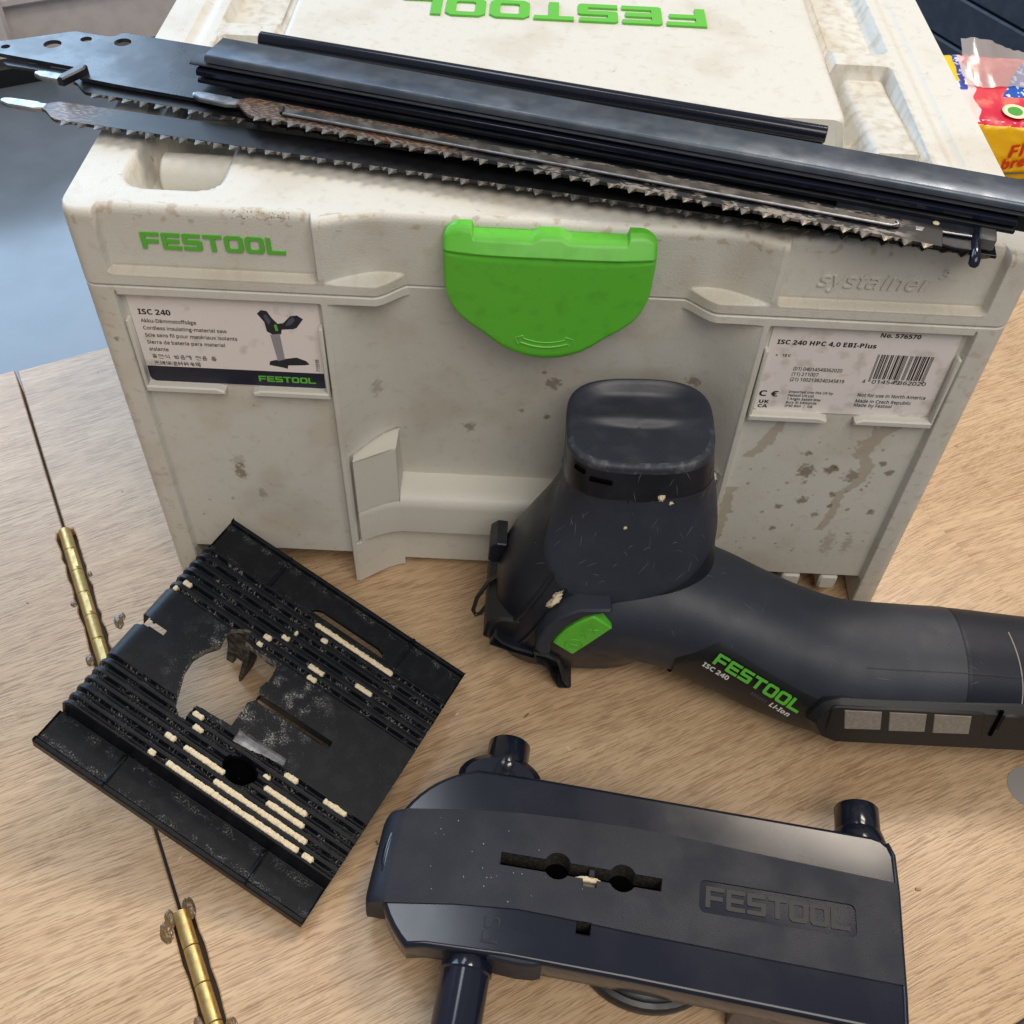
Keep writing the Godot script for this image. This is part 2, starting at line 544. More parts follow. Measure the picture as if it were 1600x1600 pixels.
# ---------------------------------------------------------------- the table
func wood_texture() -> Array:
	var w := 1024
	var h := 2048
	var take := func(f: FastNoiseLite, sw: int, sh: int) -> PackedByteArray:
		var im: Image = f.get_image(sw, sh, false, false, true)
		im.resize(w, h, Image.INTERPOLATE_CUBIC)
		im.convert(Image.FORMAT_L8)
		return im.get_data()
	var broad: PackedByteArray = take.call(noise(0.09, 3, 5), 24, 96)
	var bend: PackedByteArray = take.call(noise(0.05, 2, 9), 32, 64)
	var streak: PackedByteArray = take.call(noise(0.035, 4, 13), 56, 2048)
	var fine: PackedByteArray = take.call(noise(0.16, 3, 17), 150, 2048)
	var pore: PackedByteArray = take.call(noise(0.42, 2, 23), 84, 2048)
	var pore2: PackedByteArray = take.call(noise(0.50, 2, 29), 120, 2048)
	var out := PackedByteArray()
	out.resize(w * h * 3)
	var hgt := PackedByteArray()
	hgt.resize(w * h)
	var c0 := Vector3(210, 183, 149)
	var c1 := Vector3(178, 146, 112)
	var c2 := Vector3(108, 79, 54)
	for y in h:
		for x in w:
			var i := y * w + x
			# grain drifts along the board
			var yy := clampi(y + (bend[i] - 128) / 3, 0, h - 1) * w + x
			var ring := 0.5 + 0.5 * sin((y + bend[i] * 2.4) * 0.045 + broad[i] * 0.03)
			var t := 0.24 * (streak[yy] / 255.0) + 0.26 * (fine[yy] / 255.0) + 0.18 * (broad[i] / 255.0) + 0.10 * ring + 0.06
			var p := smoothstep(136.0, 190.0, float(pore[yy])) * (0.60 + 0.20 * ring)
			p = maxf(p, smoothstep(146.0, 196.0, float(pore2[yy])) * 0.6)
			var c := c0.lerp(c1, clampf(t * 1.5 - 0.25, 0.0, 1.0)).lerp(c2, p * 0.62)
			out[i * 3] = int(c.x); out[i * 3 + 1] = int(c.y); out[i * 3 + 2] = int(c.z)
			hgt[i] = int(200.0 - p * 150.0)
	# nicks and faint marks of use
	for k in 70:
		var cx := rng.randi_range(180, w - 30)
		var cy := rng.randi_range(60, h - 60)
		var a := rng.randf_range(0, TAU)
		var dark := rng.randf() < 0.7
		for j in rng.randi_range(2, 9):
			var px := clampi(cx + int(cos(a) * j * 0.5), 0, w - 1)
			var py := clampi(cy + int(sin(a) * j * 1.4), 0, h - 1)
			for e in 2: tint(out, clampi(py + e, 0, h - 1) * w + px, Vector3(70, 52, 38) if dark else Vector3(226, 204, 176), 0.6)
	for k in 14:
		var cx := rng.randi_range(150, w - 100)
		var cy := rng.randi_range(80, h - 120)
		var r := rng.randi_range(8, 26)
		for yy in range(-r * 3, r * 3):
			for xx in range(-r, r):
				var dd := Vector2(xx, yy / 3.0).length() / r
				if dd < 1.0 and cy + yy > 0 and cy + yy < h and cx + xx < w: tint(out, (cy + yy) * w + cx + xx, Vector3(150, 118, 84), 0.13 * smoothstep(1.0, 0.75, dd))
	var im := Image.create_from_data(w, h, false, Image.FORMAT_RGB8, out)
	var hi := Image.create_from_data(w, h, false, Image.FORMAT_L8, hgt)
	return [ImageTexture.create_from_image(im), ImageTexture.create_from_image(hi)]

func build_table() -> void:
	var wt := wood_texture()
	var wood := StandardMaterial3D.new()
	wood.albedo_texture = wt[0]
	wood.roughness = 0.33
	wood.heightmap_enabled = true
	wood.heightmap_texture = wt[1]
	wood.heightmap_scale = 0.01
	var edge := plain(lin(0.07, 0.04, 0.022), 0.6)
	var t := thing("wooden_table", "oak grained table top in two leaves joined by brass barrel hinges", "table")
	# frame of the leaves: x along the grain, y along the joint (2D), thickness downwards
	var xf := Transform3D(Basis(TV, TU, Vector3.DOWN), Vector3.ZERO)
	var u0 := -0.312
	var u1 := 0.298
	var v0 := -0.2240
	var runs := [[-0.157, -0.02], [0.0915, 0.245]]   # where the hinges are let in
	for side in [-1, 1]:
		var o := PackedVector2Array()
		var gap := 0.0008
		o.append(Vector2(v0 + side * gap, u0 - (0.0 if side > 0 else 0.002)))
		for r in runs:
			o.append(Vector2(v0 + side * gap, r[0]))
			var k := 26
			for j in k + 1:
				o.append(Vector2(v0 + side * (0.0045 + rng.randf() * 0.0012), lerpf(r[0], r[1], float(j) / k)))
			o.append(Vector2(v0 + side * gap, r[1]))
		o.append(Vector2(v0 + side * gap, u1))
		var far := v0 - 0.42 if side < 0 else 0.95
		o.append(Vector2(far, u1))
		o.append(Vector2(far, u0 - (0.0 if side > 0 else 0.002)))
		var b := Mb.new()
		b.prism(o, 0.024, 0.0, 0.0006)
		for i in b.uv.size():
			b.uv[i] = Vector2((b.uv[i].x + 0.7) / 0.95, (b.uv[i].y + 0.335) / 0.66)
		var leaf := part("table_leaf", b.mesh(), wood, t, xf)
		b = Mb.new()
		b.box(Vector3((v0 + far) / 2 + side * 0.004, (u0 + u1) / 2, 0.0128), Vector3(absf(far - v0) - 0.012, u1 - u0 + 0.0012, 0.0215))
		part("edge_band", b.mesh(), edge, leaf)
		b = Mb.new()
		if side > 0:
			# a round grey mark pressed on the wood near the right edge of the picture
			b.cap(disc(TV.x * 0.2565 + TV.z * 0.108, TU.x * 0.2565 + TU.z * 0.108, 0.0115, 24), -0.0002, -1.0)
			var mk := part("grey_disc", b.mesh(), plain(lin(0.30, 0.28, 0.27), 0.5), leaf)
			mk.set_meta("label", "round grey mark on the table at the right")
	# the hinges
	for spec in [[-0.156, 8, 0.0172], [0.0925, 9, 0.0174]]:
		var h := holder("hinge", t)
		var bed := Mb.new()
		bed.box(Vector3(v0, spec[0] + spec[1] * spec[2] * 0.5, 0.0075), Vector3(0.0125, spec[1] * spec[2] + 0.004, 0.003))
		part("recess_floor", bed.mesh(), edge, h, xf)
		for j in spec[1]:
			var b := Mb.new()
			var l: float = spec[2]
			b.lathe(PackedVector2Array([Vector2(0.0001, 0), Vector2(0.0032, 0), Vector2(0.0035, 0.0003), Vector2(0.0035, l - 0.0006), Vector2(0.0032, l - 0.0003), Vector2(0.0001, l - 0.0003)]), 24)
			if j % 2 == 1 and spec[0] < 0:
				b.box(Vector3(0.0012, l * 0.5, -0.00335), Vector3(0.0016, l * 0.8, 0.0004))
			part("barrel", b.mesh(), M.brass, h, Transform3D(Basis(TV, TU, Vector3.DOWN), TV * v0 + TU * (spec[0] + j * l) + Vector3(0, 0.0006, 0)))
	# squeezed-out glue beside the hinges
	for g in [[-0.0064, -0.101, 2.2], [-0.0066, -0.060, 3.0], [0.0062, -0.118, 1.8], [0.0128, -0.078, 3.2], [0.0155, -0.081, 2.2], [-0.0080, 0.0985, 4.6], [-0.0050, 0.0930, 3.6], [0.0040, 0.0920, 3.8], [-0.0060, 0.143, 3.0], [0.0064, 0.148, 3.2]]:
		part("glue_blob", blob(g[2] * 0.001, 0.10, 0.22, 22), M.resin, t, Transform3D(Basis(TU * rng.randf_range(0.9, 1.6), Vector3.UP, TV * -rng.randf_range(0.55, 0.8)), TV * (v0 + g[0]) + TU * g[1]))

func blob(r: float, rough := 0.35, flat := 1.0, k := 10) -> ArrayMesh:
	var f := noise(0.9, 2, rng.randi() % 1000)
	var p := PackedVector3Array()
	for i in k + 1:
		for j in k * 2 + 1:
			var th := PI * i / k
			var ph := TAU * (j % (k * 2)) / (k * 2)
			var d := Vector3(sin(th) * cos(ph), cos(th), sin(th) * sin(ph))
			var s := r * (1.0 + rough * f.get_noise_3dv(d * 1.6) * 1.6)
			p.append(Vector3(d.x * s, d.y * s * flat, d.z * s))
	var b := Mb.new()
	b.grid(p, k + 1, k * 2 + 1, Vector3.ZERO, Vector3.ZERO, PackedVector2Array(), PackedByteArray(), true)
	return b.mesh()

func build_crumbs() -> void:
	var b := Mb.new()
	for i in 46:
		var u := rng.randf_range(-0.2, 0.25)
		var v := rng.randf_range(-0.28, 0.42)
		var p := TU * u + TV * v
		var s := rng.randf_range(0.0005, 0.0013)
		b.box(p + Vector3(0, s * 0.3, 0), Vector3(s * rng.randf_range(0.8, 2.6), s * 0.6, s), s * 0.2)
	var o := part("wood_crumbs", b.mesh(), plain(lin(0.42, 0.30, 0.18), 0.9), self)
	o.set_meta("kind", "stuff")
	o.set_meta("label", "tiny pale crumbs of wood dust scattered over the table")
	o.set_meta("category", "crumbs")

# ---------------------------------------------------------------- the tool case
# everything in millimetres inside the surface functions; x right, y up, z towards the viewer
func corner_z(ax: float) -> float:   # plan rounding of the front corners
	var r := 7.0
	if ax <= 198.0 - r:
		return 0.0
	var d := minf(ax - (198.0 - r), r)
	return -(r - sqrt(maxf(r * r - d * d, 0.0)))

func cove(ax: float, y: float) -> float:   # the middle of the front lies back
	var t := clampf((94.4 - ax) / 26.0, 0.0, 1.0)
	var d := 7.0 + (237.0 - y) * 0.07
	if y < 201.0: d = lerpf(9.5, 28.0, clampf((201.0 - y) / 137.0, 0.0, 1.0))
	d = lerpf(d, 14.0, 1.0 - smoothstep(42.0, 56.0, y))
	return -d * (0.55 * (1.0 - pow(1.0 - t, 2.2)) + 0.45 * smoothstep(0.0, 1.0, t))

func lip_z(ax: float) -> float:
	return -11.0 * (1.0 - smoothstep(56.0, 74.0, ax)) - 30.0 * (1.0 - smoothstep(54.0, 55.0, ax))

func front_z(x: float, y: float) -> float:
	var ax := absf(x)
	var z := corner_z(ax)
	if ax < 94.0:
		z = cove(ax, y)
	if y > 204.0:
		z -= 4.8 * st(rr(ax, y, 140.7, 221.5, 43.7, 14.0, 2.0), 1.4)
	else:
		z -= 4.2 * st(rr(ax, y, 140.7, 100.0, 43.7, 98.5, 2.0), 1.4)
	if y < 110.0 and ax > 66.0 and ax < 94.0:   # the gap round the folded handle
		var edge := 99.6 + (91.0 - ax) * 0.12
		z -= 2.4 * (1.0 - smoothstep(0.3, 0.8, absf(ax - 92.0))) * st(absf(y - 67.0) - 33.0, 0.8)
		z -= 2.4 * (1.0 - smoothstep(0.3, 0.8, absf(y - edge))) * st(absf(ax - 81.0) - 11.0, 0.8)
		z -= 2.4 * (1.0 - smoothstep(0.3, 0.8, absf(y - 35.2)))
	# the lip along the joint of lid and base
	var lip := smoothstep(194.8, 196.4, y) * (1.0 - smoothstep(206.5, 208.2, y))
	if ax < 96.0 and lip > 0.0:
		z = maxf(z, lerpf(z, maxf(lip_z(ax), z), lip))
	if ax >= 96.0 and ax < 184.0 and lip > 0.0:
		z = lerpf(z, 0.0, lip * st(rr(ax, y, 140.7, 200.5, 45.0, 6.0, 1.0), 0.6))
	# the joint itself
	z -= 0.9 * (1.0 - smoothstep(0.25, 0.6, absf(y - 201.0)))
	return z

func top_y(x: float, z: float) -> float:
	var ax := absf(x)
	var h := 0.0
	var d := rr(ax, z, 0.0, -220.0, 136.0, 122.0, 9.0)
	h -= 5.0 * (1.0 - smoothstep(0.5, 1.6, absf(d - 2.0)))
	h += 1.2 * st(d + 1.0, 3.0)
	h -= 20.0 * st(rr(ax, z, 0.0, -80.5, 137.0, 17.0, 3.0), 2.5)
	var arm := rr(ax, z, 152.2, -112.0, 13.8, 46.0, 1.5)
	h -= 6.0 * st(arm, 1.6) * clampf((-z - 72.0) / 70.0, 0.0, 1.0)
	if ax > 136.0 and ax < 148.0 and z < -64.0 and z > -158.0: h -= 11.0 * (1.0 - smoothstep(139.0, 146.5, ax)) * st(absf(z + 111.0) - 46.0, 1.6)
	h -= 7.0 * (1.0 - smoothstep(0.5, 1.1, absf(ax - 166.2))) * (1.0 - smoothstep(45.0, 46.0, absf(z + 111.0)))
	h -= 9.0 * st(rr(ax, z, 150.0, -72.5, 14.0, 2.4, 2.0), 1.4)
	h -= 7.0 * st(rr(ax, z, 154.2, -240.0, 13.6, 67.0, 3.0), 2.0)
	h -= 1.3 * (1.0 - smoothstep(1.5, 4.0, absf(ax - 179.0))) * (1.0 - smoothstep(-70.0, -60.0, z))
	h -= 15.0 * st(rr(ax, z, 157.5, -41.0, 18.5, 20.0, 8.0), 5.0)
	return h

func build_case() -> void:
	var t := thing("tool_case", "pale grey stackable plastic tool case with green latch and white label cards", "tool case")
	var xs := spans([-198.0, 0.35, -196.5, 0.8, -191.0, 1.0, -187.0, 0.35, -182.0, 1.6, -100.0, 0.4, -92.0, 1.0, -76.0, 0.45, -72.0, 1.0, -58.0, 0.4, -53.0, 2.0, 53.0, 0.4, 58.0, 1.0, 72.0, 0.45, 76.0, 1.0, 92.0, 0.4, 100.0, 1.6, 182.0, 0.35, 187.0, 1.0, 191.0, 0.8, 196.5, 0.35, 198.0])
	var nc := xs.size()
	# base, front sheet from the joint down
	var ys := spans([201.0, 0.3, 200.0, 1.0, 197.5, 0.4, 194.0, 3.0, 105.0, 0.5, 97.0, 3.0, 58.0, 1.2, 38.0, 0.5, 33.0, 3.0, 24.0, 1.0, 2.0])
	var p := PackedVector3Array()
	var uv := PackedVector2Array()
	var keep := PackedByteArray()
	var bottom := func(ax: float) -> float:
		if ax > 184.5: return 2.0
		if ax > 96.5: return 23.0
		if ax > 70.0: return 2.0
		return 8.0
	for y in ys:
		for x in xs:
			p.append(Vector3(x, y, front_z(x, y)) * 0.001)
			uv.append(Vector2((x + 200.0) / 400.0, (250.0 - y) / 250.0))
	for r in ys.size() - 1:
		for c in nc - 1:
			var b0: float = bottom.call(absf((xs[c] + xs[c + 1]) * 0.5))
			keep.append(1 if ys[r + 1] >= b0 - 0.01 else 0)
	var b := Mb.new()
	b.grid(p, ys.size(), nc, Vector3.ZERO, Vector3(0, 0, 1), uv, keep)
	# undersides and steps of the front sheet, the sides and the back
	for c in nc - 1:
		var b0: float = bottom.call(absf((xs[c] + xs[c + 1]) * 0.5))
		var yb := b0
		for y in ys:
			if y >= b0 - 0.01: yb = y
		var q0 := Vector3(xs[c], yb, front_z(xs[c], yb)) * 0.001
		var q1 := Vector3(xs[c + 1], yb, front_z(xs[c + 1], yb)) * 0.001
		b.quad(q0, q1, q1 - Vector3(0, 0, 0.022), q0 - Vector3(0, 0, 0.022), Vector3.DOWN)
	for s in [-1, 1]:
		for e in [[184.5, 23.0], [96.5, 23.0], [70.0, 8.0]]:
			var x: float = s * e[0] * 0.001
			var zf := front_z(x * 1000.0 + s * (0.6 if e[0] < 80.0 else 0.0), 5.0) * 0.001 - 0.0004
			b.quad(Vector3(x, 0.002, zf), Vector3(x, 0.002, -0.03), Vector3(x, e[1] * 0.001 + 0.001, -0.03), Vector3(x, e[1] * 0.001 + 0.001, zf), Vector3(s * (-1.0 if e[0] > 80.0 and e[0] < 190.0 and e[0] > 100.0 else (1.0 if e[0] > 80.0 else -1.0)), 0, 0))
		b.quad(Vector3(s * 0.198, 0.002, -0.007), Vector3(s * 0.198, 0.201, -0.007), Vector3(s * 0.198, 0.201, -0.296), Vector3(s * 0.198, 0.002, -0.296), Vector3(s, 0, 0))
	b.quad(Vector3(-0.198, 0.002, -0.296), Vector3(0.198, 0.002, -0.296), Vector3(0.198, 0.201, -0.296), Vector3(-0.198, 0.201, -0.296), Vector3(0, 0, -1))
	b.quad(Vector3(-0.197, 0.02, -0.03), Vector3(0.197, 0.02, -0.03), Vector3(0.197, 0.02, -0.296), Vector3(-0.197, 0.02, -0.296), Vector3.DOWN)
	b.quad(Vector3(-0.197, 0.002, -0.034), Vector3(0.197, 0.002, -0.034), Vector3(0.197, 0.06, -0.034), Vector3(-0.197, 0.06, -0.034), Vector3(0, 0, 1))
	var shell := case_material(false)
	var base := part("base", b.mesh(), shell, t)
	# lid: front sheet, rounded edge and top in one
	var yl := spans([201.0, 0.3, 202.0, 1.0, 205.5, 0.4, 209.0, 2.2, 233.5])
	var rf := 3.5
	var zs := spans([0.0, 1.5, -14.0, 1.2, -66.0, 0.6, -78.0, 3.0, -92.0, 0.5, -102.0, 2.5, -150.0, 0.6, -176.0, 4.0, -284.0])
	p = PackedVector3Array(); uv = PackedVector2Array()
	var rows := 0
	for y in yl:
		for x in xs:
			p.append(Vector3(x, y, front_z(x, y)) * 0.001)
			uv.append(Vector2((x + 200.0) / 400.0, (298.0 + 233.5 - y) / 340.0))
		rows += 1
	for k in range(1, 7):
		var a := PI / 2 * k / 6
		for x in xs:
			var z0 := front_z(x, 233.5)
			p.append(Vector3(x, 233.5 + rf * sin(a), z0 - rf * (1.0 - cos(a))) * 0.001)
			uv.append(Vector2((x + 200.0) / 400.0, (298.0 - 5.5 * k / 6.0) / 340.0))
		rows += 1
	for z in zs:
		if z == 0.0: continue
		for x in xs:
			var z0 := front_z(x, 233.5) - rf
			var zz := z0 + z * (-292.0 - z0) / -284.0
			p.append(Vector3(x, 237.0 + top_y(x, zz), zz) * 0.001)
			uv.append(Vector2((x + 200.0) / 400.0, (296.0 + zz) / 340.0))
		rows += 1
	b = Mb.new()
	b.grid(p, rows, nc, Vector3(0, 0.1, -0.2), Vector3(0, 0.7, 0.7), uv)
	for s in [-1, 1]:
		b.quad(Vector3(s * 0.198, 0.201, -0.007), Vector3(s * 0.198, 0.237, -0.007), Vector3(s * 0.198, 0.237, -0.296), Vector3(s * 0.198, 0.201, -0.296), Vector3(s, 0, 0))
	b.quad(Vector3(-0.198, 0.201, -0.296), Vector3(0.198, 0.201, -0.296), Vector3(0.198, 0.237, -0.294), Vector3(-0.198, 0.237, -0.294), Vector3(0, 0, -1))
	var lid := part("lid", b.mesh(), case_material(true), t)
	var body := plain(Color(0.812, 0.804, 0.768), 0.5)
	body.normal_enabled = true
	body.uv1_triplanar = true
	body.uv1_scale = Vector3.ONE * 7.0
	body.normal_texture = ntex(noise(0.34, 2, 77), 512, [], 6.0)
	body.normal_scale = 0.08
	# folding handle on the lid: round bar in the front scoop, and its arms
	for s in [-1, 1]:
		b = Mb.new()
		b.lathe(PackedVector2Array([Vector2(0.0001, 0), Vector2(0.008, 0), Vector2(0.009, 0.001), Vector2(0.009, 0.034), Vector2(0.0001, 0.034)]), 28)
		part("handle_bar", b.mesh(), body, lid, Transform3D(Basis(Vector3(0, 0, 1), Vector3(-s, 0, 0), Vector3(0, -s, 0)).orthonormalized(), Vector3(s * 0.168, 0.2268, -0.0465)))
	# carrying handle folded into the front
	var hx := spans([-91.0, 0.5, -88.0, 1.2, -72.0, 0.5, -68.0, 4.0, 68.0, 0.5, 72.0, 1.2, 88.0, 0.5, 91.0])
	var hz := func(ax: float) -> float:
		var q := clampf((94.4 - ax) / 26.0, 0.0, 1.0)
		return -10.0 * (0.55 * (1.0 - pow(1.0 - q, 2.2)) + 0.45 * smoothstep(0.0, 1.0, q)) + 0.9
	p = PackedVector3Array()
	var prof := [[36.0, -6.0], [36.0, -0.8], [36.8, 0.0], [56.0, 0.0], [60.0, -1.0], [62.5, -3.5], [63.6, -8.0], [64.6, -22.0]]
	for q in prof:
		for x in hx:
			p.append(Vector3(x, q[0], hz.call(absf(x)) + q[1]) * 0.001)
	b = Mb.new()
	b.grid(p, prof.size(), hx.size(), Vector3(0, 0.05, -0.1), Vector3(0, 0.4, 0.9))
	for s in [-1, 1]:
		p = PackedVector3Array()
		var ax := spans([70.0, 0.3, 71.0, 1.5, 91.0])
		for y in spans([60.0, 4.0, 98.0, 0.5, 99.0]):
			for k in ax.size():
				var x: float = ax[k]
				p.append(Vector3(s * x, y + (91.0 - x) * 0.12, hz.call(x) - (0.8 if y > 98.7 or k == 0 else 0.0)) * 0.001)
		b.grid(p, p.size() / ax.size(), ax.size(), Vector3.ZERO, Vector3(0, 0, 1))
		b.quad(Vector3(s * 0.070, 0.060, -0.0094), Vector3(s * 0.070, 0.1015, -0.0094), Vector3(s * 0.070, 0.1015, -0.028), Vector3(s * 0.070, 0.060, -0.030), Vector3(-s, 0, 0))
		b.quad(Vector3(s * 0.070, 0.1015, -0.0094), Vector3(s * 0.091, 0.099, 0.0), Vector3(s * 0.091, 0.099, -0.012), Vector3(s * 0.070, 0.1015, -0.026), Vector3(0, 1, 0))
		b.quad(Vector3(s * 0.0912, 0.036, 0.0001), Vector3(s * 0.0912, 0.099, 0.0001), Vector3(s * 0.0912, 0.099, -0.004), Vector3(s * 0.0912, 0.036, -0.004), Vector3(s, 0, 0))
	part("carrying_handle", b.mesh(), body, base)
	# card frames: a ledge in two pieces below and a rail at each side
	for s in [-1, 1]:
		var cx: float = s * 0.1407
		for seg in [[-43.0, -6.0], [7.0, 43.0]]:
			b = Mb.new()
			var e0: float = seg[0]
			var e1: float = seg[1]
			b.prism(mm([e0, 0, e1, 0, e1, 2.0, e1 - (4.0 if e1 < 0 else 0.0), 3.6, e0 + (4.0 if e0 > 0 else 0.0), 3.6, e0, 2.0]), -0.0044, 0.0004, 0.0007)
			part("card_rail", b.mesh(), body, base, Transform3D(Basis(), Vector3(cx, 0.1408, 0.0)))
		for e in [-1, 1]:
			b = Mb.new()
			b.box(Vector3(0, 0.020, -0.0021), Vector3(0.0018, 0.040, 0.0042), 0.0005)
			part("card_rail", b.mesh(), body, base, Transform3D(Basis(), Vector3(cx + e * 0.0424, 0.1425, 0.0)))
		# hooks under the front edge
		for e in [0.0, 0.021]:
			b = Mb.new()
			b.box(Vector3(0, 0.0155, -0.012), Vector3(0.010, 0.011, 0.016), 0.0012)
			part("stacking_hook", b.mesh(), body, base, Transform3D(Basis(), Vector3(s * (0.1475 + e), 0, 0)))
	build_latch(t, lid)
	build_marks(t, lid, base)

# pale plastic with its stains; one picture for the lid (front and top), one for the base
func case_material(lid: bool) -> StandardMaterial3D:
	var w := 1024
	var h := 870 if lid else 640
	var take := func(f: FastNoiseLite) -> PackedByteArray:
		var im: Image = f.get_image(w, h, false, false, true)
		im.convert(Image.FORMAT_L8)
		return im.get_data()
	var n1: PackedByteArray = take.call(noise(0.006, 5, 201 + int(lid)))
	var n2: PackedByteArray = take.call(noise(0.045, 4, 205 + int(lid)))
	var out := PackedByteArray()
	out.resize(w * h * 3)
	var base := Vector3(208, 206, 197)
	for y in h:
		var mmy := 250.0 - y * 250.0 / h
		var sl := y * 340.0 / h
		var zt := 0.0
		if lid:
			mmy = 237.0 if sl < 292.5 else 531.5 - sl
			zt = sl - 296.0 if sl < 292.5 else 0.0
		for x in w:
			var i := y * w + x
			var d := (smoothstep(128.0, 225.0, float(n1[i])) * 0.20 + smoothstep(160.0, 215.0, float(n2[i])) * 0.12)
			var mmx := absf(x * 400.0 / w - 200.0)
			if lid:
				# dirt that has settled in the pockets and along the ledge
				var z := zt
				if z < -60.0 and mmx > 138.0 and mmx < 170.0: d += 0.24 * smoothstep(90.0, 190.0, float(n2[i]))
				if z < -19.0 and z > -60.0 and mmx > 139.0 and mmx < 176.0: d += 0.12
				if mmy < 209.5 and mmy > 206.0 and mmx > 94.0 and mmx < 184.0: d += 0.22
				if mmy > 231.0 and zt > -7.0: d += 0.35 * smoothstep(158.0, 190.0, float(n2[i]))
			else:
				if mmy < 145.0 and mmy > 143.5 and mmx > 97.0 and mmx < 184.0: d += 0.25
				if mmx > 184.0: d += 0.16 * smoothstep(145.0, 205.0, float(n2[i]))
			var c := base.lerp(Vector3(164, 146, 118), clampf(d, 0.0, 0.8))
			out[i * 3] = int(c.x); out[i * 3 + 1] = int(c.y); out[i * 3 + 2] = int(c.z)
	# stains on the base front: [x, y, radius, strength, stretch down]
	var spots := [[135, 104, 4.2, 0.9, 1], [147, 106, 3.0, 1.0, 1], [158, 102, 3.6, 0.8, 1], [152, 88, 1.6, 0.9, 1], [153, 79, 1.5, 1.0, 1], [138, 83, 2.6, 0.9, 1], [127, 77, 1.8, 0.9, 1], [171, 112, 1.8, 0.9, 1], [176, 106, 1.8, 0.9, 1], [133, 117, 1.5, 0.8, 1], [136, 96, 1.3, 0.7, 1],
		[175, 76, 1.7, 0.9, 1], [147, 72, 1.7, 0.7, 1], [128, 60, 1.6, 0.8, 1], [163, 77, 1.2, 0.7, 1], [7, 142, 3.6, 0.75, 1], [2, 150, 1.2, 0.8, 1], [-34, 106, 3.0, 0.7, 1], [5, 117, 1.5, 0.9, 1], [-8, 121, 1.2, 0.7, 1], [66, 136, 4.5, 0.8, 1], [72, 150, 3.0, 0.7, 1],
		[-150, 84, 2.6, 0.9, 2], [-150, 92, 3.4, 0.3, 1], [-141, 68, 2.0, 0.45, 2], [-78, 137, 2.4, 0.4, 2], [-180, 150, 1.4, 0.9, 1], [-190, 172, 1.2, 0.8, 1], [113, 147, 1.2, 0.6, 1], [168, 139, 2.2, 0.5, 1], [160, 50, 3.0, 0.35, 3], [170, 50, 2.4, 0.35, 3]]
	if not lid:
		for k in 44:
			spots.append([rng.randf_range(100, 182), rng.randf_range(40, 125), rng.randf_range(0.4, 1.0), rng.randf_range(0.3, 0.8), 1])
		for k in 26:
			spots.append([rng.randf_range(-195, -60), rng.randf_range(20, 190), rng.randf_range(0.3, 0.9), rng.randf_range(0.2, 0.6), 1])
		var f := noise(0.12, 3, 303)
		for s in spots:
			var px := int((s[0] + 200.0) / 400.0 * w)
			var py := int((250.0 - s[1]) / 250.0 * h)
			var r := int(s[2] * 2.56 * 1.6 * s[4]) + 2
			for yy in range(maxi(0, py - r), mini(h, py + r)):
				for xx in range(maxi(0, px - r), mini(w, px + r)):
					var dd: float = Vector2(xx - px, float(yy - py) / s[4]).length() / (s[2] * 2.56)
					var a: float = (1.0 - smoothstep(0.55, 1.35, dd + f.get_noise_2d(xx, yy) * 0.9)) * s[3]
					if a > 0.0:
						tint(out, yy * w + xx, Vector3(92, 74, 54), a * 0.58)
		# runs that dried on the right-hand panel: [x, y, half width] from the card down
		for run in [[[168, 139, 7.0], [160, 126, 6.0], [159, 117, 5.0], [164, 110, 4.2], [162, 98, 3.6], [156, 90, 3.0], [155, 70, 3.0], [152, 60, 2.6]], [[116, 138, 3.0], [110, 122, 4.2], [104, 112, 3.0]], [[100, 90, 3.5], [99, 66, 4.5], [99, 48, 3.0]]]:
			for k in run.size() - 1:
				var a := Vector2(run[k][0], run[k][1])
				var e := Vector2(run[k + 1][0], run[k + 1][1])
				for yy in range(int((250.0 - a.y) / 250.0 * h), int((250.0 - e.y) / 250.0 * h)):
					var q := ((250.0 - yy * 250.0 / h) - a.y) / (e.y - a.y)
					var cx: float = lerpf(a.x, e.x, q)
					var hw: float = lerpf(run[k][2], run[k + 1][2], q)
					for xx in range(int((cx - hw * 1.5 + 200.0) * 2.56), int((cx + hw * 1.5 + 200.0) * 2.56)):
						var dd := absf(xx / 2.56 - 200.0 - cx) / hw + f.get_noise_2d(xx * 0.6, yy * 0.6) * 0.55
						var al := (1.0 - smoothstep(0.72, 0.86, dd)) * (0.32 if hw < 10.0 else 0.16)
						if al > 0.0: tint(out, yy * w + clampi(xx, 0, w - 1), Vector3(134, 112, 84), al)
	else:
		var f := noise(0.1, 3, 305)
		# scuff marks along the lid's front edge and pencil marks on the top
		for k in 90:
			var px := int((rng.randf_range(-130, -104) + 200.0) * 2.56)
			var py := int((298.0 - rng.randf_range(0.0, 4.0)) / 340.0 * h)
			if f.get_noise_2d(px * 2, py * 2) > -0.1: tint(out, py * w + px, Vector3(60, 52, 44), 0.7)
		for k in 40:
			var px := rng.randf_range(20, w - 20)
			var py := rng.randf_range(40, h - 130)
			var a := rng.randf_range(0, TAU)
			for j in rng.randi_range(2, 10):
				px += cos(a); py += sin(a); a += rng.randf_range(-0.4, 0.4)
				tint(out, clampi(int(py), 0, h - 1) * w + clampi(int(px), 0, w - 1), Vector3(110, 96, 78), 0.5)
	var m := StandardMaterial3D.new()
	m.albedo_texture = ImageTexture.create_from_image(Image.create_from_data(w, h, false, Image.FORMAT_RGB8, out))
	m.roughness = 0.5
	m.normal_enabled = true
	m.normal_texture = ntex(noise(0.30, 3, 78), 1024, [], 6.0)
	m.normal_scale = 0.07
	return m

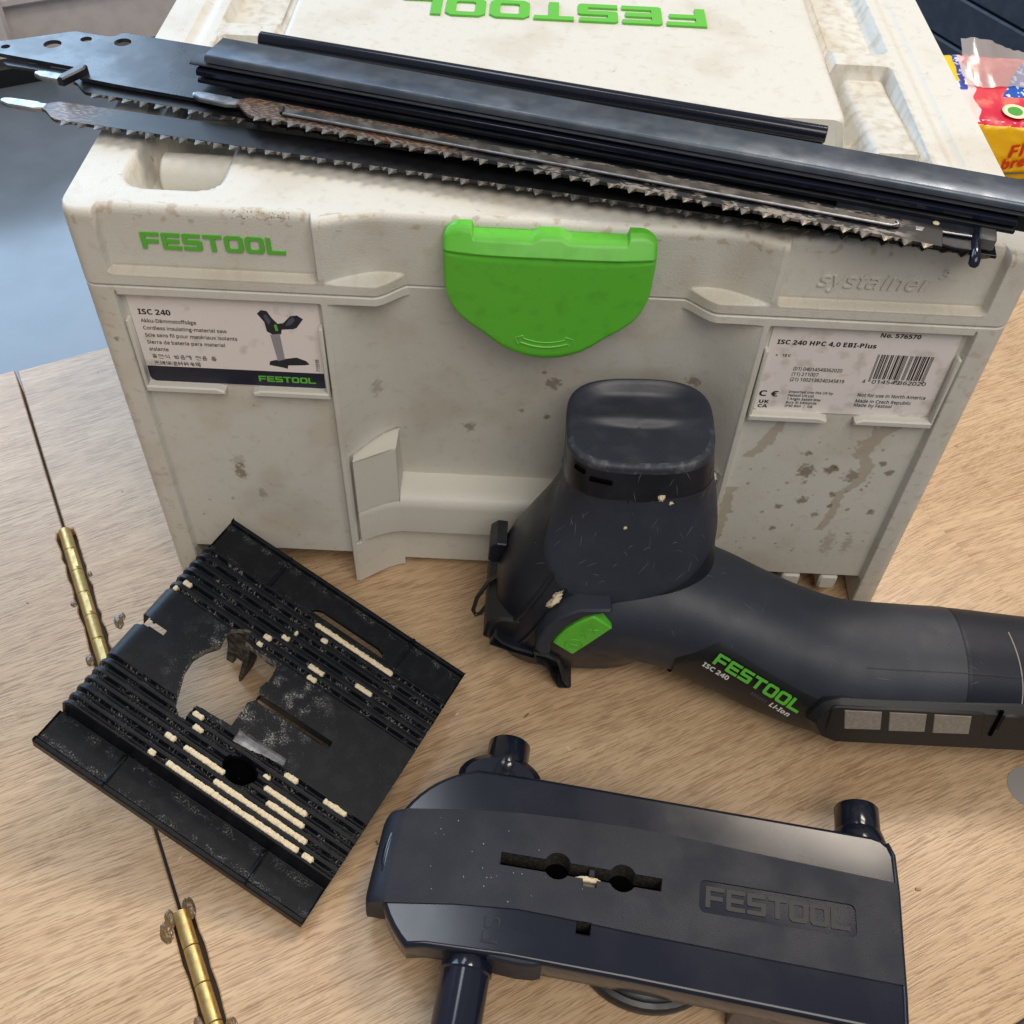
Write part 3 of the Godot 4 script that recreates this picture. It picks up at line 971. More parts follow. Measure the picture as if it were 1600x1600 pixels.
func tint(a: PackedByteArray, i: int, c: Vector3, s: float) -> void:
	var k := i * 3
	if k < 0 or k + 2 >= a.size(): return
	a[k] = int(lerpf(a[k], c.x, s)); a[k + 1] = int(lerpf(a[k + 1], c.y, s)); a[k + 2] = int(lerpf(a[k + 2], c.z, s))

func build_latch(t: Node3D, _lid: Node3D) -> void:
	var half := Curve.new()
	var low := [[0.0, 174.5], [8.0, 175.5], [16.0, 178.6], [21.0, 182.2], [26.0, 186.8], [32.0, 191.0], [37.0, 195.6], [40.5, 201.0], [42.6, 208.0], [43.4, 215.0], [43.5, 222.0]]
	var yb := func(ax: float) -> float:
		for i in low.size() - 1:
			if ax <= low[i + 1][0]:
				return lerpf(low[i][1], low[i + 1][1], (ax - low[i][0]) / (low[i + 1][0] - low[i][0]))
		return 222.0
	var yt := func(ax: float) -> float:
		var y := 233.8 + 1.4 * (1.0 - smoothstep(4.5, 7.5, ax))
		y += 2.4 * smoothstep(31.0, 32.2, ax)
		if ax > 36.5: y -= 5.0 * (1.0 - sqrt(maxf(0.0, 1.0 - pow((ax - 36.5) / 7.0, 2.0))))
		return y
	var xs := spans([-43.5, 0.25, -42.0, 1.0, -36.0, 1.5, -33.0, 0.3, -30.0, 1.5, 30.0, 0.3, 33.0, 1.5, 36.0, 1.0, 42.0, 0.25, 43.5])
	var p := PackedVector3Array()
	var rows := 0
	for k in 44:
		var f := k / 43.0
		for x in xs:
			var ax := absf(x)
			var b0: float = yb.call(ax)
			var t0: float = yt.call(ax)
			var y: float
			if f < 0.62: y = lerpf(b0, 226.8, f / 0.62)
			elif f < 0.65: y = lerpf(226.8, 227.8, (f - 0.62) / 0.03)
			else: y = lerpf(227.8, t0, (f - 0.65) / 0.35)
			if ax > 43.0 and y < b0: y = b0
			var edge := minf(minf(43.5 - ax, y - b0), t0 - y)
			var z := 4.0 - 1.6 * pow(1.0 - clampf(edge / 1.8, 0.0, 1.0), 2.0)
			if y > 227.4: z -= (y - 227.4) * 0.75 - 0.5
			z -= 0.7 * (1.0 - smoothstep(0.2, 0.6, absf(y - 227.2)))
			z -= 2.5 * pow(ax / 43.5, 4.0)
			p.append(Vector3(x, y, z) * 0.001)
		rows += 1
	var n := xs.size()
	var b := Mb.new()
	b.grid(p, rows, n, Vector3.ZERO, Vector3(0, 0, 1))
	# the rim goes back to the case
	var rim := PackedVector3Array()
	for c in n: rim.append(p[c])
	for r in range(1, rows): rim.append(p[r * n + n - 1])
	for c in range(n - 2, -1, -1): rim.append(p[(rows - 1) * n + c])
	for r in range(rows - 2, -1, -1): rim.append(p[r * n])
	var q := PackedVector3Array()
	q.append_array(rim)
	for r in rim: q.append(Vector3(r.x * 0.995, r.y, -0.0125 if r.y > 0.21 else -0.006))
	b.grid(q, 2, rim.size(), Vector3(0, 0.208, -0.004))
	var latch := part("latch", b.mesh(), M.green, t)
	# double-headed turning arrow in low relief
	b = Mb.new()
	var arc := []
	for k in 15:
		var a := lerpf(-1.0, 1.0, k / 14.0)
		arc.append(Vector3(a * 10.2, 184.4 - 2.2 * (1.0 - a * a), 4.12) * 0.001)
	for k in 14: b.tube([arc[k], arc[k + 1]], [0.00045], 6)
	var arc2 := []
	for k in 15:
		var a := lerpf(-1.0, 1.0, k / 14.0)
		arc2.append(Vector3(a * 9.0, 186.6 - 1.9 * (1.0 - a * a), 4.12) * 0.001)
	for k in 14: b.tube([arc2[k], arc2[k + 1]], [0.0003], 6)
	for s in [-1, 1]:
		b.tube([Vector3(s * 9.0, 186.6, 4.12) * 0.001, Vector3(s * 9.2, 188.0, 4.1) * 0.001, Vector3(s * 12.6, 186.9, 4.05) * 0.001, Vector3(s * 11.2, 183.2, 4.05) * 0.001, Vector3(s * 10.2, 184.4, 4.1) * 0.001], [0.0003], 6)
	part("turn_arrow", b.mesh(), M.green_pale, latch)

# strokes on a 10 x 10 field, for the two lines in other scripts
func glyph_mesh(glyphs: Array, size: float, pitch: float) -> ArrayMesh:
	var b := Mb.new()
	var x0 := 0.0
	for g in glyphs:
		if g == "":
			x0 += pitch * 0.5
			continue
		for stroke in g.split(";"):
			var pts := []
			for q in stroke.split(" "):
				var c: PackedStringArray = q.split(",")
				pts.append(Vector2(float(c[0]), float(c[1])))
			for i in pts.size() - 1:
				var a: Vector2 = pts[i] * size * 0.1 + Vector2(x0, 0)
				var e: Vector2 = pts[i + 1] * size * 0.1 + Vector2(x0, 0)
				var d := (e - a).normalized() * size * 0.05
				var s := Vector2(-d.y, d.x)
				a -= d; e += d
				b.quad(Vector3(a.x + s.x, a.y + s.y, 0), Vector3(e.x + s.x, e.y + s.y, 0), Vector3(e.x - s.x, e.y - s.y, 0), Vector3(a.x - s.x, a.y - s.y, 0), Vector3(0, 0, 1))
		x0 += pitch
	return b.mesh()

func build_marks(t: Node3D, lid: Node3D, base: Node3D) -> void:
	var up := Basis()
	# raised green wordmarks
	wordmark(lid, Transform3D(up, Vector3(-0.1687, 0.2177, -0.0049)), 0.0595, 0.0078, 0.0008, M.green_mark)
	wordmark(lid, Transform3D(Basis(Vector3(-1, 0, 0), Vector3(0, 0, 1), Vector3(0, 1, 0)), Vector3(0.0786, 0.2382, -0.2095)), 0.159, 0.0205, 0.0011, M.green_mark)
	var same := plain(Color(0.812, 0.804, 0.768), 0.5)
	text("embossed_name", "systainer", 0.0072, same, lid, Transform3D(up, Vector3(0.1125, 0.2185, -0.0047)), false, false, 0.0015, 1.14, true)
	text("embossed_name", "3", 0.0044, same, lid, Transform3D(up, Vector3(0.1615, 0.2235, -0.0047)), false, false, 0.0011, 1.1, true)
	# cards; X to the right and Y down from the card's upper left corner, in mm
	for s in [-1, 1]:
		var w := 83.5 if s < 0 else 82.0
		var h := 52.0
		var at := Vector3(-0.1820 if s < 0 else 0.0992, 0.1962, -0.0041)
		var b := Mb.new()
		b.prism(rrect_poly(0.0, -h * 0.001, w * 0.001, 0.0, 0.004), 0.0, 0.0004)
		var paper := scuffed(Color(0.915, 0.890, 0.875), Color(0.64, 0.60, 0.565), 0.42, 0.55, 11.0, 0.64 if s < 0 else 0.57, 1.0, 401 + s, 0.0, 0.5)
		var card := part("label_card", b.mesh(), paper, base, Transform3D(up, at))
		var put := func(str: String, x: float, y: float, cap: float, bold := false, stretch := 1.0) -> void:
			text("text_line", str, cap * (0.00086 if bold else 0.00112), M.ink, card, Transform3D(up, Vector3(x, -y, 0.5) * 0.001), bold, false, 0.00012, stretch * (1.0 if bold else 0.86))
		if s < 0:
			card.set_meta("label", "white label card with a saw picture and dark band")
			put.call("ISC 240", 3.3, 11.4, 3.3, true, 1.05)
			var y := 16.3
			for l in ["Akku-Dämmstoffsäge", "Cordless insulating-material saw", "Scie sans fil pour matériaux isolants", "Sierra de batería para material", "aislante"]:
				put.call(l, 3.5, y, 1.75, false, 1.08)
				y += 4.05
			part("text_line", glyph_mesh(["3,10 7,10;1,8 9,8;5,8 2,6;5,8 8,6;1,4 9,4;5,6 5,4;2,1 8,1 8,3 2,3 2,1", "0,9 6,9;3,9 0,5;3,9 6,5;6,7 9,7;9,10 9,4;2,3 2,0 9,0", "3,9 0,5;3,9 6,5;9,10 9,4;2,3 9,3 9,0", "", "1,9 1,5 5,5 5,9;1,7 5,7;8,10 8,4;8,7 10,7;2,1 8,1 8,3 2,3 2,1", "3,7 7,7 7,10 3,10 3,7;0,5 10,5;2,0 8,0 8,3 2,3 2,0", "0,9 6,9;3,9 0,5;3,9 6,5;7,10 7,0;9,10 9,0;7,6 9,6", "", "0,9 6,9;3,9 0,5;3,9 6,5;6,7 9,7;9,10 9,4;2,3 2,0 9,0", "3,7 7,7 7,10 3,10 3,7;3,6 3,5;7,6 7,5;0,5 10,5;2,0 8,0 8,3 2,3 2,0", "", "2,10 8,10;2,10 2,6 8,6;2,8 8,8;5,6 5,5;0,4 10,4;2,3 2,0 8,0 8,3;2,2 8,2"], 0.00235, 0.00285), M.ink, card, Transform3D(up, Vector3(4.0, -37.9, 0.5) * 0.001))
			part("text_line", glyph_mesh(["1,9 9,9;0,6 10,6;5,9 4,5 0,0;6,6 6,1 10,1", "2,10 0,7 3,7 0,3 4,4;0,0 4,1;5,9 9,9 9,7 5,7 5,9;5,6 9,6 9,3 5,3 5,6;7,6 7,0 10,0", "2,10 0,6;1,7 1,0;4,9 9,9 9,6 4,6 4,9;3,4 10,4;6,6 6,0;6,4 3,1;6,4 10,1", "1,9 2,8;0,6 1,5;0,1 2,3;4,9 9,9 9,6 4,6 4,9;4,7 9,7;3,0 10,0;4,4 4,0;6,4 6,0;9,4 9,0;4,4 9,4", "0,7 5,7;2,10 2,0;2,7 0,3;2,6 4,4;5,7 10,7;8,10 8,0;8,7 5,3", "2,10 2,0;0,6 4,6;2,6 0,3;2,6 4,3;5,4 10,5;8,10 8,0;5,9 6,8;5,7 6,6", "2,8 8,8 8,3 2,3 2,8;2,5 8,5;5,10 5,1 10,1", "2,10 0,7 4,7;2,7 2,0;0,4 4,4;5,10 9,10 9,7 5,7 5,10 5,2;5,5 10,5;6,3 9,3 9,0 6,0 6,3"], 0.00235, 0.0027), M.ink, card, Transform3D(up, Vector3(4.2, -41.8, 0.5) * 0.001))
			b = Mb.new()
			b.cap(mm([0.2, -42.6, 83.3, -42.6, 83.3, -49.0, 82.6, -50.8, 80.8, -51.8, 2.7, -51.8, 0.9, -50.8, 0.2, -49.0]), 0.00043, 1.0)
			part("dark_band", b.mesh(), plain(lin(0.007, 0.011, 0.030), 0.42), card)
			wordmark(card, Transform3D(up, Vector3(0.0512, -0.0490, 0.00045)), 0.0265, 0.0034, 0.0001, M.green_mark, "printed_wordmark")
			text("text_line", "719398", 0.0016, M.ink_soft, card, Transform3D(Basis(Vector3(0, 1, 0), Vector3(-1, 0, 0), Vector3(0, 0, 1)), Vector3(79.6, -41.6, 0.5) * 0.001), false, false, 0.0001)
			# the little picture of the saw, flat print
			var navy := plain(lin(0.015, 0.018, 0.03), 0.5)
			b = Mb.new()
			b.cap(mm([56, -9.5, 58, -7.4, 60.5, -7.8, 62.2, -11.5, 64.4, -14.6, 67.0, -14.0, 70.5, -10.0, 73.5, -9.4, 76, -11.4, 72.6, -16.4, 71, -17.2, 65.8, -17.8, 65.2, -20.4, 61.6, -21.0, 59.0, -19.2, 58.6, -14.0]), 0.00044, 1.0)
			b.cap(mm([57.4, -38.8, 57.9, -36.6, 60, -35.8, 70.4, -33.6, 74.6, -35.4, 76, -37.4, 73.6, -38.0, 66, -38.6, 65.6, -40.6, 63.4, -40.0]), 0.00044, 1.0)
			var icon := part("saw_picture", b.mesh(), navy, card)
			b = Mb.new(); b.cap(mm([60.2, -20.9, 64.6, -20.2, 65.0, -35.0, 61.6, -36.2]), 0.00046, 1.0)
			part("blade_picture", b.mesh(), plain(lin(0.30, 0.29, 0.32), 0.5), icon)
			b = Mb.new(); b.cap(mm([62.6, -15.4, 63.8, -14.8, 64.2, -18.4, 63.0, -18.8]), 0.00047, 1.0); part("switch_picture", b.mesh(), M.green_mark, icon)
			b = Mb.new(); b.cap(mm([69.6, -12.0, 71.4, -10.4, 72.4, -12.0, 70.4, -14.8, 67.6, -15.6]), 0.00047, 1.0); b.cap(mm([58.6, -10.4, 60.0, -9.6, 61.6, -13.2, 60.4, -15.4, 59.6, -14.0]), 0.00047, 1.0)
			part("grip_picture", b.mesh(), plain(lin(0.08, 0.09, 0.12), 0.5), icon)
		else:
			card.set_meta("label", "white label card with order number and barcode")
			put.call("No. 576570", 46.7, 4.8, 2.6, true, 1.08)
			put.call("ISC 240 HPC 4,0 EBI-Plus", 3.2, 11.0, 2.75, true, 1.14)
			put.call("=    18 V", 4.2, 18.5, 1.4)
			put.call("(01) 04014549362020", 13.8, 25.8, 1.75, false, 0.96)
			put.call("(11) 211007", 13.8, 28.9, 1.75, false, 0.96)
			put.call("(21) 1002136240345819", 13.8, 32.1, 1.75, false, 0.96)
			put.call("C €", 1.4, 41.4, 3.8, true, 1.35)
			put.call("UK", 2.4, 46.4, 2.2, true, 1.35)
			put.call("CA", 2.4, 49.2, 2.2, true, 1.35)
			var y := 39.6
			for l in ["Imported into the UK by", "Festool UK Ltd", "1 Anglo Saxon Way", "Bury St Edmunds", "IP30 9XH  |  GB"]:
				put.call(l, 15.0, y, 1.25, false, 1.1)
				y += 2.2
			put.call("Not for use in North America", 46.5, 39.6, 1.7, false, 1.05)
			put.call("Made in Czech Republic", 46.5, 43.3, 1.7, false, 1.05)
			put.call("Made by Festool", 46.5, 45.9, 1.7, false, 1.05)
			part("barcode", barcode("4014549362020", 0.0248, 0.0142, 0.0018), M.ink, card, Transform3D(up, Vector3(49.0, -29.6, 0.5) * 0.001))
			put.call("4", 46.4, 31.3, 1.9, false, 1.0)
			put.call("014549", 50.6, 31.3, 1.9, false, 1.5)
			put.call("362020", 62.6, 31.3, 1.9, false, 1.5)

func barcode(digits: String, width: float, height: float, guard: float) -> ArrayMesh:
	var l := ["0001101", "0011001", "0010011", "0111101", "0100011", "0110001", "0101111", "0111011", "0110111", "0001011"]
	var par := ["LLLLLL", "LLGLGG", "LLGGLG", "LLGGGL", "LGLLGG", "LGGLLG", "LGGGLL", "LGLGLG", "LGLGGL", "LGGLGL"]
	var bits := "101"
	var pt: String = par[int(digits[0])]
	for i in range(1, 13):
		var c: String = l[int(digits[i])]
		var inv := ""
		for ch in c: inv += "1" if ch == "0" else "0"
		if i < 7:
			bits += c if pt[i - 1] == "L" else inv.reverse()
		else:
			bits += inv
		if i == 6: bits += "01010"
	bits += "101"
	var b := Mb.new()
	var m := width / bits.length()
	var i := 0
	while i < bits.length():
		if bits[i] == "1":
			var j := i
			while j < bits.length() and bits[j] == "1": j += 1
			var low := -guard if i < 3 or i > 91 or (i > 44 and i < 50) else 0.0
			b.quad(Vector3(i * m, low, 0), Vector3(j * m, low, 0), Vector3(j * m, height, 0), Vector3(i * m, height, 0), Vector3(0, 0, 1))
			i = j
		else:
			i += 1
	return b.mesh()

# ---------------------------------------------------------------- guide rails on the case
func lying(deg: float, ox: float, y: float, oz: float) -> Transform3D:   # x along, y forward, z up
	var c := cos(deg_to_rad(deg))
	var s := sin(deg_to_rad(deg))
	return Transform3D(Basis(Vector3(c, 0, s), Vector3(-s, 0, c), Vector3.DOWN) * Basis(Vector3(1, 0, 0), Vector3(0, 1, 0), Vector3(0, 0, 1)), Vector3(ox, y, oz))

# a bar of constant section: outline in (b, y), drawn from a0 to a1
func bar(st_: Mb, outline: PackedVector2Array, a0: float, a1: float, bevel := 0.0004) -> void:
	st_.prism(outline, a0, a1, bevel, true)

func along(deg: float, origin: Vector3) -> Transform3D:   # prism frame: x = forward (b), y = up, z = along
	var c := cos(deg_to_rad(deg))
	var s := sin(deg_to_rad(deg))
	# forward x up = (-s,0,c) x (0,1,0) = (-c, 0, -s): so z runs back along the bar
	return Transform3D(Basis(Vector3(-s, 0, c), Vector3.UP, Vector3(-c, 0, -s)), origin)

func build_rails() -> void:
	var r := thing("guide_rail", "long black channel rail with ribbed side, its end out of the picture", "guide rail")
	var xf := along(14.7, Vector3(0, 0.262, 0))
	var b := Mb.new()
	bar(b, mm([-61.2, -3.0, -61.2, -0.6, -60.6, 0, -44.2, 0, -43.3, -0.3, -42.7, -1.0, -42.4, -3.0]), -0.260, 0.1705, 0.0006)
	part("top_channel", b.mesh(), M.rail, r, xf)
	b = Mb.new()
	bar(b, mm([-60.0, -12.4, -60.0, -2.6, -44.4, -2.6, -44.4, -12.4]), -0.256, 0.1690)
	part("web", b.mesh(), M.dark, r, xf)
	for f in [[-3.5, 1.3, -41.2, -0.256, 0.1775], [-6.0, 3.0, -40.4, -0.1735, 0.1745], [-10.0, 2.4, -40.6, -0.1738, 0.1745]]:
		b = Mb.new()
		var h: float = f[1]
		bar(b, mm([-52, f[0], -52, f[0] - h, f[2] - 0.6, f[0] - h, f[2], f[0] - h + 0.5, f[2], f[0] - 0.6, f[2] - 0.9, f[0]]), f[3], f[4], 0.0004)
		part("flange", b.mesh(), M.gloss if h > 2.7 else M.black, r, xf)
	var q := thing("guide_rail", "shorter black rail with a rounded lip lying behind the long channel rail", "guide rail")
	xf = along(13.8, Vector3(-0.130, 0.2480, -0.100))
	b = Mb.new()
	var o := PackedVector2Array()
	for k in 15:
		var a := deg_to_rad(-60.0 + 250.0 * k / 14)
		o.append(Vector2(-0.0350 + 0.0038 * cos(a), -0.0034 + 0.0038 * sin(a)))
	bar(b, o, -0.2490, 0.0210, 0.0004)
	part("rounded_lip", b.mesh(), M.gloss, q, xf)
	b = Mb.new()
	bar(b, mm([-44.0, -9.2, -44.0, -4.6, -38.0, -4.2, -34.4, -5.4, -34.4, -9.2]), -0.2485, 0.0120)
	part("web", b.mesh(), M.black, q, xf)
	b = Mb.new()
	bar(b, mm([-38.0, -9.4, -38.0, -7.4, -33.2, -7.2, -32.4, -7.9, -32.4, -9.4]), -0.2482, 0.0150)
	part("flange", b.mesh(), M.steel_black, q, xf)
	# flat guide plate with its holes, under the long rail
	var g := thing("guide_plate", "flat dark steel plate with four round holes and a pointed end", "guide plate")
	var plate := mm([-113, 12.5, -112, 6.5, -105, 2.0, -85.5, -13.2, -83.0, -14.2, -66.5, -14.4, -63.9, -16.0, -62.6, -19.2, -60.5, -20.2, 322, -20.2, 322, 33.5, 20, 26.6, -40, 26, -58.0, 25.2, -60.0, 24.0, -60.4, 17.6, -104.5, 16.6, -110.8, 15.4])
	var holes := [disc(-0.1056, 0.0100, 0.0021, 20), disc(-0.0870, 0.0008, 0.0041, 24), disc(-0.0750, -0.0085, 0.0027, 20), disc(-0.0576, -0.0112, 0.0040, 24)]
	b = Mb.new()
	for p in holed(plate, holes, [-0.1056, -0.0870, -0.0750, -0.0576]):
		b.prism(p, 0.0, -0.0018, 0.0)
	var frame := Transform3D(Basis(Vector3(cos(deg_to_rad(13)), 0, sin(deg_to_rad(13))), Vector3(-sin(deg_to_rad(13)), 0, cos(deg_to_rad(13))), Vector3.DOWN), Vector3(-0.150, 0.2454, -0.100))
	part("plate", b.mesh(), M.steel_black, g, frame)
	b = Mb.new()
	b.prism(mm([-102, 17.4, -100.5, 16.6, -70, 16.6, -68, 21.0, -98.5, 21.6, -101.6, 20.0]), 0.0018, 0.0006, 0.0003)
	part("tongue", b.mesh(), M.steel_black, g, frame)
	b = Mb.new()
	b.prism(mm([-60.5, 18.6, -57.4, 19.6, -56.8, 23.0, -60.6, 35.0, -63.4, 34.8, -64.0, 32.0]), -0.0018, -0.0054, 0.0007)
	part("stop_hook", b.mesh(), M.black, g, frame)

# ---------------------------------------------------------------- saw blades
func tooth_mesh(w: float, h: float, t: float, lean: float, set_: float) -> ArrayMesh:
	var b := Mb.new()
	var a0 := Vector3(0, 0, t)
	var a1 := Vector3(w, 0, t)
	var c0 := Vector3(0, 0, -t)
	var c1 := Vector3(w, 0, -t)
	var tip := Vector3(w * lean, h, set_)
	var r := Vector3(w * (lean + 0.12), h * 0.12, -t * 1.15)
	for f in [[c0, r, tip], [r, c1, tip], [c0, c1, r], [a0, a1, tip], [a0, c0, tip], [a1, c1, tip]]:
		var n: Vector3 = (f[1] - f[0]).cross(f[2] - f[0]).normalized()
		var mid: Vector3 = (f[0] + f[1] + f[2]) / 3.0 - Vector3(w * 0.4, h * 0.2, 0)
		if n.dot(mid) < 0.0: n = -n
		var i := b.vert(f[0], n); b.vert(f[1], n); b.vert(f[2], n)
		b.tri(i, i + 1, i + 2)
	return b.mesh()

# blade material: a strip picture along the blade with rust and pale dust where they lie (0..1 along)
func blade_material(rust0: float, rust1: float, dust0: float, dust1: float, dark: Color, seedn: int) -> StandardMaterial3D:
	var w := 1024
	var h := 64
	var f := noise(0.02, 4, seedn)
	var g := noise(0.09, 3, seedn + 1)
	var im := Image.create(w, h, false, Image.FORMAT_RGB8)
	for x in w:
		for y in h:
			var u := float(x) / w
			var n1 := f.get_noise_2d(x, y * 2.0)
			var n2 := g.get_noise_2d(x, y * 3.0)
			var c := dark.lerp(Color(0.22, 0.22, 0.23), clampf(0.10 + n1 * 0.35, 0.0, 0.4))
			var ru := smoothstep(rust0 - 0.02, rust0 + 0.02, u) * (1.0 - smoothstep(rust1 - 0.10, rust1, u))
			if ru > 0.0:
				var rc := Color(0.47, 0.385, 0.32).lerp(Color(0.50, 0.345, 0.235), smoothstep(-0.1, 0.35, n1)).lerp(Color(0.62, 0.55, 0.50), smoothstep(0.05, 0.4, n2) * 0.5)
				c = c.lerp(rc, clampf(ru * (0.75 + n2), 0.0, 1.0))
			var du := smoothstep(dust0 - 0.02, dust0 + 0.05, u) * (1.0 - smoothstep(dust1 - 0.05, dust1, u))
			if du > 0.0:
				c = c.lerp(Color(0.62, 0.585, 0.55), clampf(du * smoothstep(-0.05, 0.35, n1 + n2 * 0.6), 0.0, 0.85))
			im.set_pixel(x, y, c)
	var m := StandardMaterial3D.new()
	m.albedo_texture = ImageTexture.create_from_image(im)
	m.roughness = 0.40
	m.metallic = 0.25
	return m

func make_blade(label: String, xf: Transform3D, len: float, width: float, m: Material, tang_bend: float, slot := false) -> Node3D:
	var t := thing("sawblade", label, "saw blade", Vector3.ZERO, "saw blades on the case")
	t.transform = xf
	var th := 0.0007
	var gull := -0.0036
	var top := -width
	var body := PackedVector2Array()
	body.append(Vector2(-0.0105, gull - 0.0062))
	body.append(Vector2(-0.006, gull - 0.002))
	body.append(Vector2(-0.003, gull))
	body.append(Vector2(len, gull))
	body.append(Vector2(len, top))
	body.append(Vector2(-0.008, top))
	body.append(Vector2(-0.0105, top + 0.0015))
	body.append(Vector2(-0.0125, top + 0.0030))
	body.append(Vector2(-0.0130, gull - 0.0072))
	var b := Mb.new()
	b.prism(body, th, -th, 0.0002)
	for i in b.uv.size(): b.uv[i] = Vector2(clampf((b.uv[i].x + 0.02) / (len + 0.02), 0.0, 1.0), (b.uv[i].y + width) / width)
	part("blade_body", b.mesh(), m, t)
	# shank that clips into the saw
	var y0 := top + 0.0026
	b = Mb.new()
	b.prism(PackedVector2Array([Vector2(-0.0120, y0 + 0.0006), Vector2(-0.0120, y0 + 0.0050), Vector2(-0.0150, y0 + 0.0058), Vector2(-0.0165, y0 + 0.0064 + tang_bend), Vector2(-0.0290, y0 + 0.0058 + tang_bend), Vector2(-0.0330, y0 + 0.0040 + tang_bend), Vector2(-0.0340, y0 + 0.0022 + tang_bend), Vector2(-0.0325, y0 + 0.0006 + tang_bend), Vector2(-0.0290, y0 + tang_bend), Vector2(-0.0165, y0 + tang_bend), Vector2(-0.0150, y0 + 0.0008)]), th * 1.3, -th * 1.3, 0.0005)
	part("shank", b.mesh(), M.tang, t)
	var pitch := 0.0077
	var a := 0.0
	var k := 0
	var kinds := [tooth_mesh(0.0046, 0.0036, th, 0.28, -0.0004), tooth_mesh(0.0042, 0.0031, th, 0.36, 0.0004)]
	while a < len - 0.006:
		part("tooth", kinds[k % 2], M.steel, t, Transform3D(Basis(Vector3(0, 0, 1), rng.randf_range(-0.10, 0.10)).scaled_local(Vector3(1, rng.randf_range(0.88, 1.05), 1)), Vector3(a + rng.randf_range(-0.0004, 0.0004), gull, 0)))
		if k % 2 == 0 and len - a > 0.012:
			part("tooth", tooth_small, M.steel, t, Transform3D(Basis(), Vector3(a + pitch * 0.62, gull, 0)))
		a += pitch
		k += 1
	return t

var tooth_small: ArrayMesh

func flat_frame(deg: float, ox: float, y: float, oz: float) -> Transform3D:   # x along, y forward, z down
	var c := cos(deg_to_rad(deg))
	var s := sin(deg_to_rad(deg))
	return Transform3D(Basis(Vector3(c, 0, s), Vector3(-s, 0, c), Vector3.DOWN), Vector3(ox, y, oz))

